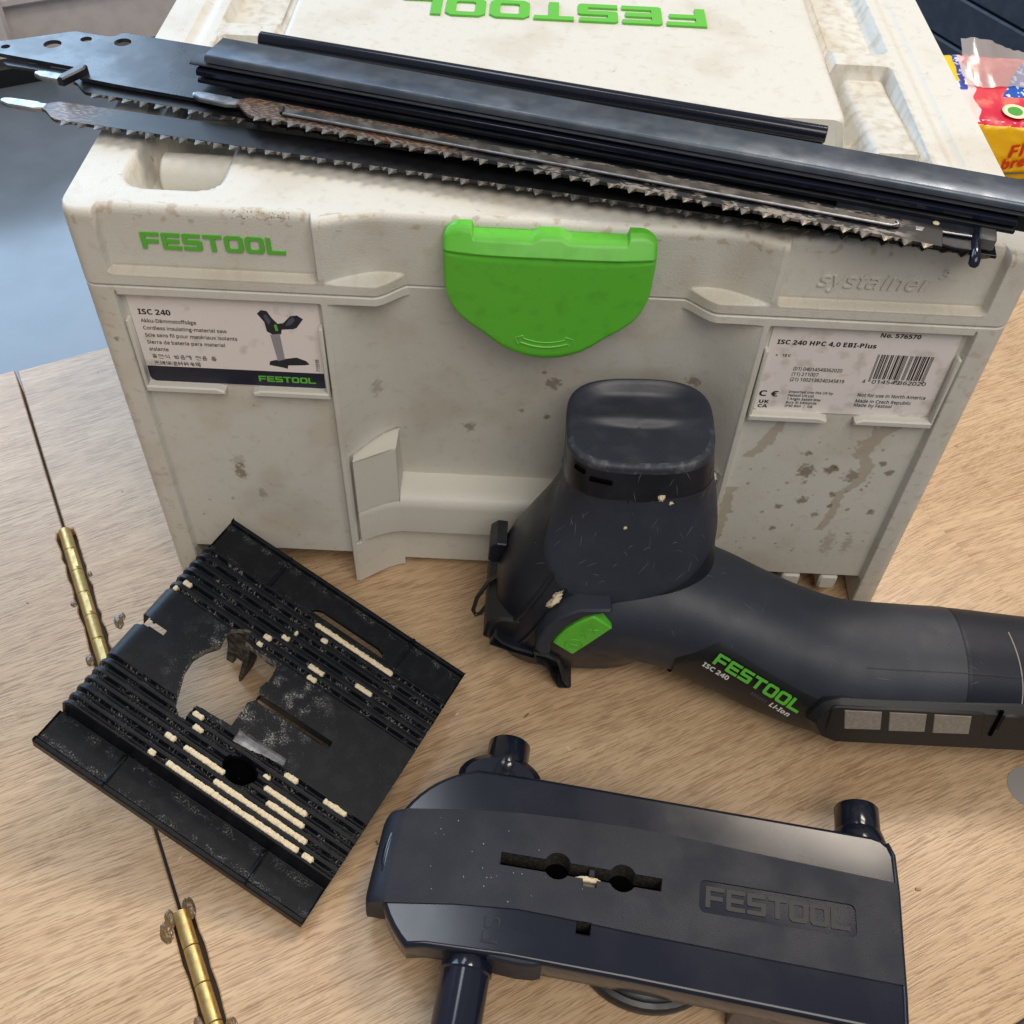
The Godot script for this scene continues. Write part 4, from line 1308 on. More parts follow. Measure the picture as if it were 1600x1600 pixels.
func build_blades() -> void:
	tooth_small = tooth_mesh(0.0026, 0.0014, 0.0007, 0.5, 0.0)
	var dk := Color(0.095, 0.10, 0.115)
	make_blade("long dark saw blade nearest the case front, its shank over the left edge", flat_frame(9.9, -0.2135, 0.2424, -0.0545), 0.392, 0.0185, blade_material(0.02, 0.13, 2.0, 3.0, dk, 501), 0.0)
	make_blade("saw blade between the guide plate and the nearest blade, mostly covered", flat_frame(12.3, -0.2065, 0.2440, -0.0760), 0.200, 0.0185, blade_material(2.0, 3.0, 2.0, 3.0, dk, 511), 0.0)
	make_blade("rusty saw blade with dusty right half beside the long channel rail", flat_frame(14.6, -0.1285, 0.2496, -0.0530), 0.285, 0.0175, blade_material(0.01, 0.42, 0.42, 0.98, dk, 521), 0.0)
	# thin metal strip that lies on the rusty blade
	var xf := flat_frame(14.6, -0.131, 0.2512, -0.052)
	var s := thing("metal_strip", "thin grey metal strip with rounded end lying along the rusty blade", "metal strip")
	var sm := scuffed(lin(0.07, 0.066, 0.06), lin(0.20, 0.18, 0.15), 0.30, 0.45, 16.0, 0.35, 0.8, 531, 0.0, 0.7)
	(sm as StandardMaterial3D).metallic = 0.5
	var b := Mb.new()
	b.prism(mm([11.0, -14.6, 13.2, -8.8, 268, -10.8, 270.4, -11.6, 270.8, -13.2, 269.6, -14.8, 200, -16.6]), 0.0005, -0.0002, 0.0002)
	part("strip", b.mesh(), sm, s, xf)
	b = Mb.new()
	b.tube([Vector3(0.0135, -0.0090, -0.0003), Vector3(0.14, -0.0097, -0.0003), Vector3(0.267, -0.0108, -0.0003), Vector3(0.2700, -0.0122, -0.0003), Vector3(0.2692, -0.0144, -0.0003)], [0.0006], 8)
	part("turned_edge", b.mesh(), M.tang, s, xf)
	b = Mb.new()
	b.tube([Vector3(0.0128, -0.0092, -0.0002), Vector3(0.0112, -0.0140, -0.0002)], [0.0009], 8)
	part("end_lip", b.mesh(), M.dark, s, xf)
	# clamp at the right end of the blades
	var e := thing("blade_clamp", "black slotted end clamp with hanging pin at the right ends of the blades", "clamp")
	xf = flat_frame(14.6, -0.131, 0.2490, -0.052)
	b = Mb.new()
	b.prism(mm([246, -18, 254.0, -17, 254.2, -8.5, 257, -6.6, 272, -6.2, 276.4, -7.4, 277.5, -15, 279, -15.6, 298, -17, 299.6, -22, 300, -30, 246, -30]), 0.0004, -0.0008, 0.0004)
	part("clamp_plate", b.mesh(), M.steel_black, e, xf)
	b = Mb.new()
	b.prism(mm([277.5, -15.4, 299.0, -16.2, 299.0, -9.6, 292, -9.0, 278.4, -11.8]), 0.0016, 0.0004, 0.0003)
	part("lower_tongue", b.mesh(), M.black, e, xf)
	b = Mb.new()
	b.prism(mm([276.4, -15.8, 280.6, -16.0, 279.6, -13.2, 276.8, -12.8]), 0.0, -0.0014, 0.0003)
	part("bright_step", b.mesh(), M.tang, e, xf)
	b = Mb.new()
	b.tube([Vector3(0.2566, -0.0068, -0.0008), Vector3(0.272, -0.0064, -0.0008), Vector3(0.2762, -0.0076, -0.0008), Vector3(0.2774, -0.015, -0.0008), Vector3(0.298, -0.0164, -0.0008)], [0.0005], 8)
	part("bright_edge", b.mesh(), M.tang, e, xf)
	for c in [[261.5, -16.0, 0.9], [284.5, -21.0, 1.3]]:
		b = Mb.new()
		b.lathe(PackedVector2Array([Vector2(c[2] * 0.001, -0.0006), Vector2(c[2] * 0.001, 0.0002), Vector2(c[2] * 0.0006, 0.0006), Vector2(0.0001, 0.0007)]), 16)
		part("rivet", b.mesh(), M.foam, e, xf * Transform3D(Basis(Vector3(1, 0, 0), -PI / 2), Vector3(c[0] * 0.001, c[1] * 0.001, -0.0008)))
	b = Mb.new(); b.box(Vector3(0.3042, -0.0205, 0.0012), Vector3(0.0064, 0.0090, 0.0055), 0.0006)
	part("grey_stop", b.mesh(), plain(lin(0.10, 0.10, 0.095), 0.45), e, xf)
	b = Mb.new(); b.tube([Vector3(0.2998, -0.0240, 0.0008), Vector3(0.3002, -0.0100, 0.0012), Vector3(0.3004, -0.0062, 0.0022), Vector3(0.3005, -0.0054, 0.0040), Vector3(0.3005, -0.0053, 0.0048)], [0.0020, 0.0020, 0.0021, 0.0021, 0.0014], 14)
	part("pin", b.mesh(), M.gloss, e, xf)
	b = Mb.new(); b.cap(rrect_poly(0.236, -0.0088, 0.2535, -0.0062, 0.0012), -0.00075, -1.0)
	part("slot", b.mesh(), M.deep, e, xf)

# ---------------------------------------------------------------- ribbed base plate
func plate_y(l: float, w: float) -> float:   # millimetres, in the plate's own frame
	var c := absf(w - 2.5)
	var y := 14.0
	if c > 50.2:
		y = lerpf(14.0, 2.0, smoothstep(50.2, 51.8, c))
		var rim := smoothstep(69.6, 70.4, absf(w)) * (1.0 - smoothstep(72.4, 72.6, absf(w)))
		y += 2.2 * rim
		if c > 52.5:
			y += 1.1 * (1.0 - smoothstep(0.4, 0.9, absf(l + 36.0))) + 1.1 * (1.0 - smoothstep(0.4, 0.9, absf(l - 41.0)))
			y += 1.8 * smoothstep(72.2, 72.9, absf(l))
	elif c > 20.3:
		var k := absf(fposmod(c - 20.0, 5.0) - 2.5)   # 0 in the middle of a groove
		y -= 2.8 * (1.0 - smoothstep(0.75, 1.5, k))
		y -= 0.5 * smoothstep(1.9, 2.5, k) * 0.0
	if c < 52.0 and l < -65.5:
		var d := minf(-65.5 - l, 7.0)
		var drop := 7.2 - sqrt(maxf(51.84 - d * d, 0.0))
		y = minf(y, 14.0 - drop) if c > 50.2 and y > 14.0 - drop else y - drop
	return y

func build_base_plate() -> void:
	var t := thing("base_plate", "black ribbed saw base plate with a broken hole and pale foam in its grooves", "base plate")
	t.transform = Transform3D(Basis.from_euler(Vector3(0.0352, -0.4537, -0.3115), EULER_ORDER_YXZ), Vector3(-0.1258, 0.0293, 0.1001))
	var hole := PackedVector2Array()
	for q in [[-39.4, 3.4], [-37.0, -3.0], [-33.2, -8.7], [-34.6, -14.0], [-34.2, -18.6], [-31.5, -21.0], [-28.7, -22.1], [-26.0, -23.0], [-25.0, -20.6], [-24.6, -16.9], [-15.0, -16.4], [-5.5, -15.9], [-4.0, -8.0], [-5.5, -2.0], [-2.9, 3.7], [-5.8, 7.5], [-5.2, 14.0], [-5.0, 20.6], [-14.0, 21.2], [-23.5, 21.8], [-24.4, 25.0], [-24.0, 29.2], [-27.5, 29.6], [-31.2, 27.3], [-35.0, 19.0], [-38.6, 11.0]]:
		hole.append(Vector2(q[0], q[1]))
	var cuts := [hole,
		PackedVector2Array([Vector2(-80, -4.0), Vector2(-71, -1.4), Vector2(-65.5, 0.8), Vector2(-57, 0.6), Vector2(-57, 3.2), Vector2(-64.5, 3.4), Vector2(-70, 4.4), Vector2(-80, 6.5)]),
		PackedVector2Array([Vector2(-3.5, 0.8), Vector2(37.8, 0.2), Vector2(37.8, 4.2), Vector2(-3.5, 4.6)]),
		PackedVector2Array([Vector2(-0.9, 20.4), Vector2(1.0, 19.6), Vector2(25.2, 19.2), Vector2(25.8, 22.6), Vector2(-0.7, 25.2)]),
		disc(10.5, 34.6, 8.8, 28, 6.2),
		PackedVector2Array([Vector2(-11.5, -54.4), Vector2(-9.0, -57.0), Vector2(-6, -58.2), Vector2(28.5, -58.2), Vector2(32.0, -57.0), Vector2(33.8, -54.4)])]
	var ls := spans([-72.8, 0.5, -65.0, 1.0, -58.0, 0.7, -54.0, 1.0, -42.0, 0.6, 28.0, 1.0, 40.0, 0.5, 42.0, 1.6, 72.0, 0.4, 73.0])
	var ws := spans([-72.5, 0.35, -69.0, 1.5, -59.0, 0.5, -51.0, 0.4, -17.0, 0.7, 22.0, 0.4, 55.5, 1.5, 69.0, 0.35, 72.5])
	var p := PackedVector3Array()
	var uv := PackedVector2Array()
	var keep := PackedByteArray()
	for l in ls:
		for w in ws:
			p.append(Vector3(l, plate_y(l, w), w) * 0.001)
			uv.append(Vector2((l + 76.0) / 152.0, (w + 76.0) / 152.0))
	var boxes := []
	for c in cuts:
		var r := Rect2(c[0], Vector2.ZERO)
		for q in c: r = r.expand(q)
		boxes.append(r)
	for i in ls.size() - 1:
		for j in ws.size() - 1:
			var q := Vector2((ls[i] + ls[i + 1]) * 0.5, (ws[j] + ws[j + 1]) * 0.5)
			var k := 1
			for n in cuts.size():
				if boxes[n].has_point(q) and Geometry2D.is_point_in_polygon(q, cuts[n]):
					k = 0
					break
			keep.append(k)
	var m := plate_material(cuts)
	var b := Mb.new()
	b.grid(p, ls.size(), ws.size(), Vector3.ZERO, Vector3.UP, uv, keep)
	# skirts round the outside
	var rim := PackedVector3Array()
	var n := ws.size()
	for c in n: rim.append(p[c])
	for r in range(1, ls.size()): rim.append(p[r * n + n - 1])
	for c in range(n - 2, -1, -1): rim.append(p[(ls.size() - 1) * n + c])
	for r in range(ls.size() - 2, -1, -1): rim.append(p[r * n])
	for i in rim.size() - 1:
		var e: Vector3 = rim[i + 1] - rim[i]
		if Vector2(e.x, e.z).length() < 1e-6: continue
		var nn := Vector3(e.z, 0, -e.x).normalized()
		if nn.dot(rim[i]) < 0.0: nn = -nn
		if rim[i].x < -0.0727 and rim[i].z > -0.0022 and rim[i].z < 0.0048: continue
		var d0 := -0.0035
		b.quad(rim[i], rim[i + 1], Vector3(rim[i + 1].x, minf(d0, rim[i + 1].y - 0.001), rim[i + 1].z), Vector3(rim[i].x, minf(d0, rim[i].y - 0.001), rim[i].z), nn)
	var plate := part("plate", b.mesh(), m, t)
	# thickness of the cut edges, rough and dusty where the plastic broke
	for k in cuts.size():
		if k == 1: continue
		b = Mb.new()
		var o: PackedVector2Array = cuts[k]
		for i in o.size():
			var a := o[i]
			var e := o[(i + 1) % o.size()]
			var seg := maxi(1, int((e - a).length() / 2.0))
			for s in seg:
				var q0 := a.lerp(e, float(s) / seg)
				var q1 := a.lerp(e, float(s + 1) / seg)
				var nn := Vector3(-(q1 - q0).y, 0, (q1 - q0).x).normalized()
				var mid := (q0 + q1) * 0.5 + Vector2(nn.x, nn.z) * 0.1
				if not Geometry2D.is_point_in_polygon(mid, o): nn = -nn
				var deep := 3.2 if k == 0 else 4.5
				var y0 := plate_y(q0.x, q0.y)
				var y1 := plate_y(q1.x, q1.y)
				b.quad(Vector3(q0.x, y0 + 0.15, q0.y) * 0.001, Vector3(q1.x, y1 + 0.15, q1.y) * 0.001, Vector3(q1.x, 14.0 - deep - 3.0 if k < 5 else -1.0, q1.y) * 0.001, Vector3(q0.x, 14.0 - deep - 3.0 if k < 5 else -1.0, q0.y) * 0.001, nn)
		var w := part("cut_edge", b.mesh(), M.broken if k == 0 else M.black, plate)
		if k == 0: w.set_meta("label", "rough dusty edge of the broken hole")
	# the foot under the back of the hole, and a dark pan under the round hole
	b = Mb.new()
	b.prism(mm([-41, 11, -20.5, 11, -20.8, 0, -23.5, -12, -23.0, -37.0, -24.6, -39.2, -27.0, -36.5, -28.0, -31.0, -31.5, -30.0, -32.8, -34.0, -33.0, -40.6, -37.4, -41.4, -38.0, -22, -40.5, -8]), -0.0262, -0.0235, 0.0004)
	b.prism(mm([-24.0, 9, -21.5, 9, -21.5, -14, -23.0, -37.0, -24.2, -38.6, -25.0, -34.0]), -0.0275, -0.0165, 0.0004)
	part("foot", b.mesh(), scuffed(lin(0.012, 0.012, 0.013), lin(0.16, 0.14, 0.115), 0.75, 0.85, 24.0, 0.35, 0.7, 601, 0.2, 0.8), t)
	b = Mb.new()
	b.prism(mm([-4, 18.6, 28, 17.6, 28, 24.0, -4, 27.0]), -0.0105, -0.0088)
	part("worn_insert", b.mesh(), M.tang, t, Transform3D(Basis(Vector3(1, 0, 0), Vector3(0, 0, 1), Vector3(0, -1, 0)), Vector3.ZERO))
	b = Mb.new()
	b.lathe(PackedVector2Array([Vector2(0.0001, -0.004), Vector2(0.0115, -0.004), Vector2(0.0125, 0.010)]), 24)
	part("socket", b.mesh(), M.deep, t, Transform3D(Basis(), Vector3(0.0105, 0, 0.0336)))
	# foam pressed into the grooves: [from, to, across]
	for f in [[-3.5, 42.9, -45.0], [-18, 53.5, 50.0], [3.9, 54.6, 45.0], [-16.3, 6.0, 40.0], [24.2, 47.6, 35.0], [29, 49.6, 40.0], [49.9, 62.5, 25.0]]:
		foam(t, f[0], f[1], f[2], "foam_strip")
	for f in [[-65.3, -25.0, 5.0], [-68.4, -20.0, 2.6], [-17.8, -25.0, 4.6], [-18.8, -20.0, 3.4], [-10.7, -30.0, 4.6], [5.3, -40.0, 4.0], [10.9, -25.0, 9.0], [11.8, -20.0, 5.6], [35.4, -30.0, 10.0], [-20, 25.0, 6.0], [-16.3, 30.0, 5.6], [-23.8, 40.0, 6.0], [-25.9, 50.0, 4.0], [31.9, 25.0, 7.5], [22.5, 31.0, 4.0], [58.6, 50.0, 6.0], [-8.0, -35.0, 2.0]]:
		foam(t, f[0] - f[2] / 2, f[0] + f[2] / 2, f[1], "foam_bit")

func foam(t: Node3D, l0: float, l1: float, w: float, called: String) -> void:
	var f := noise(0.40, 4, rng.randi() % 900)
	var p := PackedVector3Array()
	var k := maxi(6, int((l1 - l0) / 0.45))
	var seg := 11
	for i in k + 1:
		var l := lerpf(l0, l1, float(i) / k)
		var edge := minf(i, k - i)
		var r := (1.45 + 0.35 * f.get_noise_2d(l * 0.5, w)) * (0.0 if edge == 0 else (0.9 if edge == 1 else 1.0))
		for s in seg:
			var a := lerpf(-0.35, PI + 0.35, float(s) / (seg - 1))
			var sq := pow(pow(absf(sin(a)), 3.4) + pow(absf(cos(a)), 3.4), -1.0 / 3.4)
			var q := Vector3(l, sin(a) * sq * r * 0.85, cos(a) * sq * r * 0.95)
			var n := 1.0 + 0.42 * f.get_noise_3d(l * 1.7, q.y * 2.5 + w, q.z * 2.5)
			p.append(Vector3(l + f.get_noise_2d(l, s * 3.0) * 0.3, 12.9 + q.y * n, w + q.z * n) * 0.001)
	var b := Mb.new()
	b.grid(p, k + 1, seg, Vector3((l0 + l1) * 0.0005, 0.010, w * 0.001), Vector3.UP)
	part(called, b.mesh(), M.foam, t)

func plate_material(cuts: Array) -> StandardMaterial3D:
	var s := 1400
	var f := noise(0.010, 5, 611)
	var g := noise(0.10, 3, 613)
	var a1: Image = f.get_image(s, s, false, false, true)
	var a2: Image = g.get_image(s, s, false, false, true)
	a1.convert(Image.FORMAT_L8); a2.convert(Image.FORMAT_L8)
	var d1 := a1.get_data()
	var d2 := a2.get_data()
	var out := PackedByteArray()
	out.resize(s * s * 3)
	var mid := Vector2(10, 0)
	for y in s:
		var w := y * 152.0 / s - 76.0
		var c := absf(w - 2.5)
		var groove := 0.0
		if c > 20.3 and c < 50.5:
			var k := absf(fposmod(c - 20.0, 5.0) - 2.5)
			groove = 1.0 - smoothstep(0.25, 0.75, absf(k - 1.0))
		var ledge := (1.0 - smoothstep(0.6, 3.0, absf(c - 54.6))) + (1.0 - smoothstep(0.5, 2.5, absf(absf(w) - 68.0)))
		for x in s:
			var i := y * s + x
			var l := x * 152.0 / s - 76.0
			var n1 := d1[i] / 255.0
			var n2 := d2[i] / 255.0
			var d := 0.05 * smoothstep(0.42, 0.75, n1)
			if groove > 0.0: d += groove * smoothstep(0.585, 0.65, n2) * (0.05 + 0.60 * smoothstep(0.35, 0.6, n1))
			if ledge > 0.0: d += ledge * smoothstep(0.52, 0.70, n2) * 0.42 * smoothstep(0.35, 0.6, n1)
			if c < 20.0:
				var near := 1.0 - smoothstep(8.0, 34.0, Vector2(l + 8.0, w - 1.0).length() - 14.0)
				d += near * smoothstep(0.50, 0.78, n1 * 0.5 + n2 * 0.5) * 0.65
				if l > -5.0 and l < 14.0 and w < -1.0: d += 0.16 * smoothstep(0.35, 0.7, n1)
			d += smoothstep(0.80, 0.86, n2) * 0.25
			d = clampf(d, 0.0, 0.85)
			out[i * 3] = int(lerpf(14.0, 190.0, d)); out[i * 3 + 1] = int(lerpf(17.0, 184.0, d)); out[i * 3 + 2] = int(lerpf(23.0, 172.0, d))
	var m := StandardMaterial3D.new()
	m.albedo_texture = ImageTexture.create_from_image(Image.create_from_data(s, s, false, Image.FORMAT_RGB8, out))
	m.roughness = 0.44
	m.metallic_specular = 0.32
	M.broken = scuffed(lin(0.05, 0.048, 0.043), lin(0.30, 0.28, 0.24), 0.8, 0.9, 40.0, 0.35, 0.62, 621, 0.4, 0.9)
	return m

# ---------------------------------------------------------------- flat cover with its pegs
func build_cover() -> void:
	var t := thing("saw_cover", "flat dark navy plastic cover with slot, stub pegs and sunken wordmark", "tool cover")
	t.transform = flat_frame(7.0, 0.050, 0.0, 0.185)   # x along, y towards the viewer, z down
	var o := PackedVector2Array()
	for q in [[-46, -46.5], [60, -45.0], [103, -44.4], [107.5, -43.4], [111.0, -40.6], [113.0, -36.0], [113.6, -20], [113.0, 24], [112.4, 36.5], [110.5, 39.0], [60, 37.6], [0, 36.0], [-50, 35.4], [-84, 36.6]]:
		o.append(Vector2(q[0], q[1]) * 0.001)
	for k in 22:
		var a := deg_to_rad(lerpf(127.0, 254.0, k / 21.0))
		o.append(Vector2(-0.063 + 0.0478 * cos(a), 0.0478 * sin(a)))
	var slot := mm([-59, -8.2, 11.3, -8.2, 11.3, -2.4, -59, -2.4])
	for d in [disc(-0.034, -0.0060, 0.0060, 22), disc(-0.0056, -0.0054, 0.0061, 22)]:
		slot = Geometry2D.merge_polygons(slot, d)[0]
	slot = Geometry2D.merge_polygons(slot, mm([-22.6, -4, -16.4, -4, -16.4, 0.8, -22.6, 0.8]))[0]
	var square := mm([-23.0, 15.8, -16.8, 15.8, -16.8, 21.2, -23.0, 21.2])
	var sunk := rrect_poly(0.0275, -0.0108, 0.0938, 0.0034, 0.0028)
	var b := Mb.new()
	var oc := Mb.ccw(o)
	for p in holed(Mb.inset(oc, 0.0022), [slot, square], [-0.0199]):
		b.prism(p, -0.022, -0.035, 0.0)
	var wall := PackedVector3Array()   # the side, rounded over into the top
	var steps := [[0.0022, 0.0202], [0.0, 0.0206], [0.0, 0.0325], [0.0002, 0.0334], [0.0008, 0.0344], [0.0015, 0.0349], [0.0023, 0.0350]]
	for q in steps:
		var ring := Mb.inset(oc, q[0])
		for k in ring.size() + 1:
			wall.append(Vector3(ring[k % ring.size()].x, ring[k % ring.size()].y, -q[1]))
	b.grid(wall, steps.size(), oc.size() + 1, Vector3(0.0, 0.0, -0.027), Vector3.ZERO, PackedVector2Array(), PackedByteArray(), true)
	var body := part("cover_body", b.mesh(), M.gloss, t)
	b = Mb.new()
	b.prism(mm([46, -44, 112.6, -42, 113.4, -20, 112.6, 38, 46, 36.6]), 0.0, -0.0202, 0.0004)
	part("deep_end", b.mesh(), M.gloss, t)
	b = Mb.new()   # joint line and rounded rib at the right end
	b.tube([Vector3(0.1095, -0.0415, -0.0348), Vector3(0.1120, -0.0365, -0.0345), Vector3(0.1126, -0.020, -0.0345), Vector3(0.1120, 0.024, -0.0345), Vector3(0.1114, 0.0372, -0.0345)], [0.0011], 10)
	part("end_rib", b.mesh(), M.gloss, body)
	# raised matt band along the middle
	var band := PackedVector2Array()
	for q in [[-104.5, -20.8], [-74, -25.4], [-54, -27.4], [-28, -28.6], [0, -29.0], [21, -28.4], [60, -26.2], [112.3, -23.6], [112.0, 19.2], [60, 18.2], [0, 16.8], [-30, 15.6], [-48, 15.2], [-75, 17.6], [-104.5, 22.0]]:
		band.append(Vector2(q[0], q[1]) * 0.001)
	b = Mb.new()
	for p in holed(band, [slot, square, sunk], [-0.0199, 0.060]):
		b.prism(p, -0.0348, -0.0357, 0.0)
	var bd := part("band", b.mesh(), M.matte, t)
	# where it wraps round the end
	var p := PackedVector3Array()
	var rows := 0
	var tw := spans([-1.0, 0.03, -0.88, 0.12, 0.88, 0.03, 1.0])
	for k in 22:
		var f := k / 21.0
		var a: float
		var h: float
		if f < 0.7:
			var an := f / 0.7 * PI / 2
			a = -104.5 - 9.5 * sin(an)
			h = 35.7 - 9.5 * (1.0 - cos(an))
		else:
			a = -114.0 - 1.0 * (f - 0.7) / 0.3
			h = 26.2 - 12.0 * (f - 0.7) / 0.3
		for w in tw:
			var mid := lerpf(0.6, 2.0, f)
			var half := lerpf(21.4, 19.4, f)
			var corner := pow(absf(w), 10.0)
			p.append(Vector3(a + corner * 1.6 * f, mid + w * half, -(h - corner * 0.8)) * 0.001)
		rows += 1
	b = Mb.new()
	b.grid(p, rows, tw.size(), Vector3(-0.09, 0.0, -0.01))
	for s in [0, tw.size() - 1]:
		for r in rows - 1:
			var q0 := p[r * tw.size() + s]
			var q1 := p[(r + 1) * tw.size() + s]
			b.quad(q0, q1, Vector3(-0.1035, q1.y, maxf(q1.z, -0.02)), Vector3(-0.1035, q0.y, maxf(q0.z, -0.034)), Vector3(0, -1 if s == 0 else 1, 0))
	part("band_end", b.mesh(), M.matte, bd)
	b = Mb.new()
	b.cap(rrect_poly(0.0270, -0.0113, 0.0943, 0.0039, 0.003), -0.03515, -1.0)
	part("sunk_field", b.mesh(), M.gloss, bd)
	wordmark(bd, Transform3D(Basis(Vector3(1, 0, 0), Vector3(0, -1, 0), Vector3(0, 0, -1)), Vector3(0.0302, 0.0008, -0.03515)), 0.061, 0.0092, 0.00035, M.dark, "sunk_wordmark")
	for h in [slot, square]:
		b = Mb.new()
		var inner := Mb.inset(Mb.ccw(h), 0.00012)
		for k in inner.size():
			var q0 := inner[k]
			var q1 := inner[(k + 1) % inner.size()]
			var nn := Vector3(-(q1 - q0).y, (q1 - q0).x, 0).normalized()
			b.quad(Vector3(q0.x, q0.y, -0.03545), Vector3(q1.x, q1.y, -0.03545), Vector3(q1.x, q1.y, -0.0238), Vector3(q0.x, q0.y, -0.0238), nn)
		part("slot_wall", b.mesh(), M.slot, body)
	# pocket under the slot, with the washer that shows in it
	b = Mb.new(); b.box(Vector3(-0.024, -0.0055, -0.0215), Vector3(0.078, 0.020, 0.004))
	b.box(Vector3(-0.020, 0.0185, -0.0225), Vector3(0.010, 0.010, 0.004))
	part("slot_floor", b.mesh(), M.deep, body)
	b = Mb.new(); b.prism(mm([-26.5, -3.4, -23.5, -4.6, -20, -5.0, -16.5, -4.6, -13, -3.0, -15.0, -2.2, -20, -2.6, -25, -2.2]), -0.0300, -0.0330, 0.0003)
	part("washer", b.mesh(), M.foam, body)
	b = Mb.new(); b.prism(mm([-22.4, -2.3, -16.6, -2.3, -16.6, 0.6, -22.4, 0.6]), -0.028, -0.0318, 0.0003)
	part("nut", b.mesh(), plain(lin(0.10, 0.075, 0.05), 0.5), body)
	b = Mb.new(); b.prism(mm([-20.2, -8.2, -17.6, -8.2, -17.6, -4.6, -20.2, -4.6]), -0.026, -0.0342, 0.0003)
	part("slot_bridge", b.mesh(), M.matte, body)
	# housings and stub pegs
	for k in [[-64.5, -47.0, 11.4, -68.0, 10.2, -1], [101.0, -44.0, 12.6, -63.5, 10.2, -1], [-66.0, 34.0, 11.4, 78.0, 10.4, 1]]:
		b = Mb.new()
		var y0: float = k[1] * 0.001
		var y1: float = k[3] * 0.001
		b.lathe(PackedVector2Array([Vector2(k[2] * 0.001, -0.004), Vector2(k[2] * 0.001, 0.001), Vector2(k[2] * 0.00095, 0.003), Vector2(k[4] * 0.00108, 0.0062), Vector2(k[4] * 0.001, 0.0070), Vector2(k[4] * 0.00099, absf(y1 - y0) - 0.0008), Vector2(k[4] * 0.00092, absf(y1 - y0)), Vector2(k[4] * 0.0007, absf(y1 - y0)), Vector2(k[4] * 0.00068, absf(y1 - y0) - 0.012), Vector2(0.0001, absf(y1 - y0) - 0.012)]), 36)
		part("peg", b.mesh(), M.gloss, t, Transform3D(Basis(Vector3(1, 0, 0), Vector3(0, k[5], 0), Vector3(0, 0, k[5])), Vector3(k[0] * 0.001, y0, -0.0215)))
	b = Mb.new()
	var ob := PackedVector2Array()
	for k in 17:
		var a := deg_to_rad(195.0 + 150.0 * k / 16)
		ob.append(Vector2(-0.066 + 0.0200 * cos(a), -0.0445 + 0.0142 * sin(a)))
	ob.append(Vector2(-0.044, -0.040)); ob.append(Vector2(-0.086, -0.036))
	b.prism(ob, -0.012, -0.0315, 0.0035)
	part("peg_housing", b.mesh(), M.gloss, t)
	b = Mb.new()
	b.prism(mm([-58, 30, -34, 30, -35, 35.6, -38.5, 36.8, -45, 37.2, -53, 36.8, -58, 36.4]), -0.016, -0.034, 0.001)
	part("gusset", b.mesh(), M.matte, t)
	b = Mb.new()
	b.lathe(PackedVector2Array([Vector2(0.0001, 0.0), Vector2(0.0355, 0.0), Vector2(0.0372, 0.0015), Vector2(0.0376, 0.0065), Vector2(0.0366, 0.0085), Vector2(0.0345, 0.0092), Vector2(0.0345, 0.0125), Vector2(0.0325, 0.014), Vector2(0.0001, 0.0145), Vector2(0.0001, 0.022)]), 48)
	part("knob", b.mesh(), M.black, t, Transform3D(Basis(Vector3(1, 0, 0), Vector3(0, 0, -1), Vector3(0, 1, 0)), Vector3(0.010, 0.001, 0)))
	text("embossed_mark", "FS", 0.0072, M.matte, body, Transform3D(Basis(Vector3(0, -1, 0), Vector3(-1, 0, 0), Vector3(0, 0, -1)), Vector3(-0.0580, 0.0322, -0.0351)), false, false, 0.0003, 1.25)
	# a couple of pale scrapes on the band
	b = Mb.new()
	for k in 26:
		var c := Vector2(-0.062 + rng.randfn(0.0, 0.022), -0.004 + rng.randfn(0.0, 0.008)).clamp(Vector2(-0.100, -0.019), Vector2(0.105, 0.013))
		if Geometry2D.is_point_in_polygon(c, slot) or Geometry2D.is_point_in_polygon(c, sunk): continue
		b.cap(disc(c.x, c.y, rng.randf_range(0.00012, 0.0003), 7), -0.03576, -1.0)
	var sp := part("dust_speck", b.mesh(), M.dust, bd)
	sp.set_meta("kind", "stuff")

# ---------------------------------------------------------------- the saw itself
# sections of the upright body: [height, x, half width, z, half depth]
const TOWER := [[0.012, 0.026, 0.040, 0.030, 0.028], [0.030, 0.034, 0.052, 0.029, 0.033], [0.050, 0.0375, 0.0540, 0.027, 0.0345], [0.066, 0.0400, 0.0520, 0.0250, 0.0345], [0.084, 0.0440, 0.0465, 0.0225, 0.0320], [0.100, 0.0475, 0.0405, 0.0205, 0.0300], [0.114, 0.0485, 0.0365, 0.0190, 0.0280], [0.126, 0.0478, 0.0340, 0.0180, 0.0268], [0.140, 0.0465, 0.0328, 0.0175, 0.0258], [0.151, 0.0455, 0.0322, 0.0172, 0.0250], [0.162, 0.0448, 0.0315, 0.0170, 0.0245]]
# centre line of the grip: [x, y, z, radius]
const GRIP := [[0.018, 0.045, 0.040, 0.018], [0.032, 0.048, 0.0385, 0.0265], [0.052, 0.049, 0.0375, 0.0305], [0.075, 0.046, 0.0370, 0.0335], [0.100, 0.0400, 0.0430, 0.0345], [0.124, 0.0360, 0.0525, 0.0340], [0.142, 0.0360, 0.0605, 0.0332], [0.158, 0.0365, 0.0650, 0.0322], [0.187, 0.0365, 0.0655, 0.0315], [0.210, 0.0362, 0.0655, 0.0312], [0.250, 0.0345, 0.0660, 0.0300], [0.300, 0.0330, 0.0660, 0.0290]]

func along_table(tb: Array, col: int, at: float) -> Array:   # Catmull-Rom through a table, looked up by column col
	var i := 0
	while i < tb.size() - 2 and at > tb[i + 1][col]: i += 1
	var f := clampf((at - tb[i][col]) / (tb[i + 1][col] - tb[i][col]), 0.0, 1.0)
	var a: Array = tb[maxi(i - 1, 0)]
	var b: Array = tb[i]
	var c: Array = tb[i + 1]
	var d: Array = tb[mini(i + 2, tb.size() - 1)]
	var o := []
	for k in b.size():
		o.append(cubic_interpolate(b[k], c[k], a[k], d[k], f))
	return o

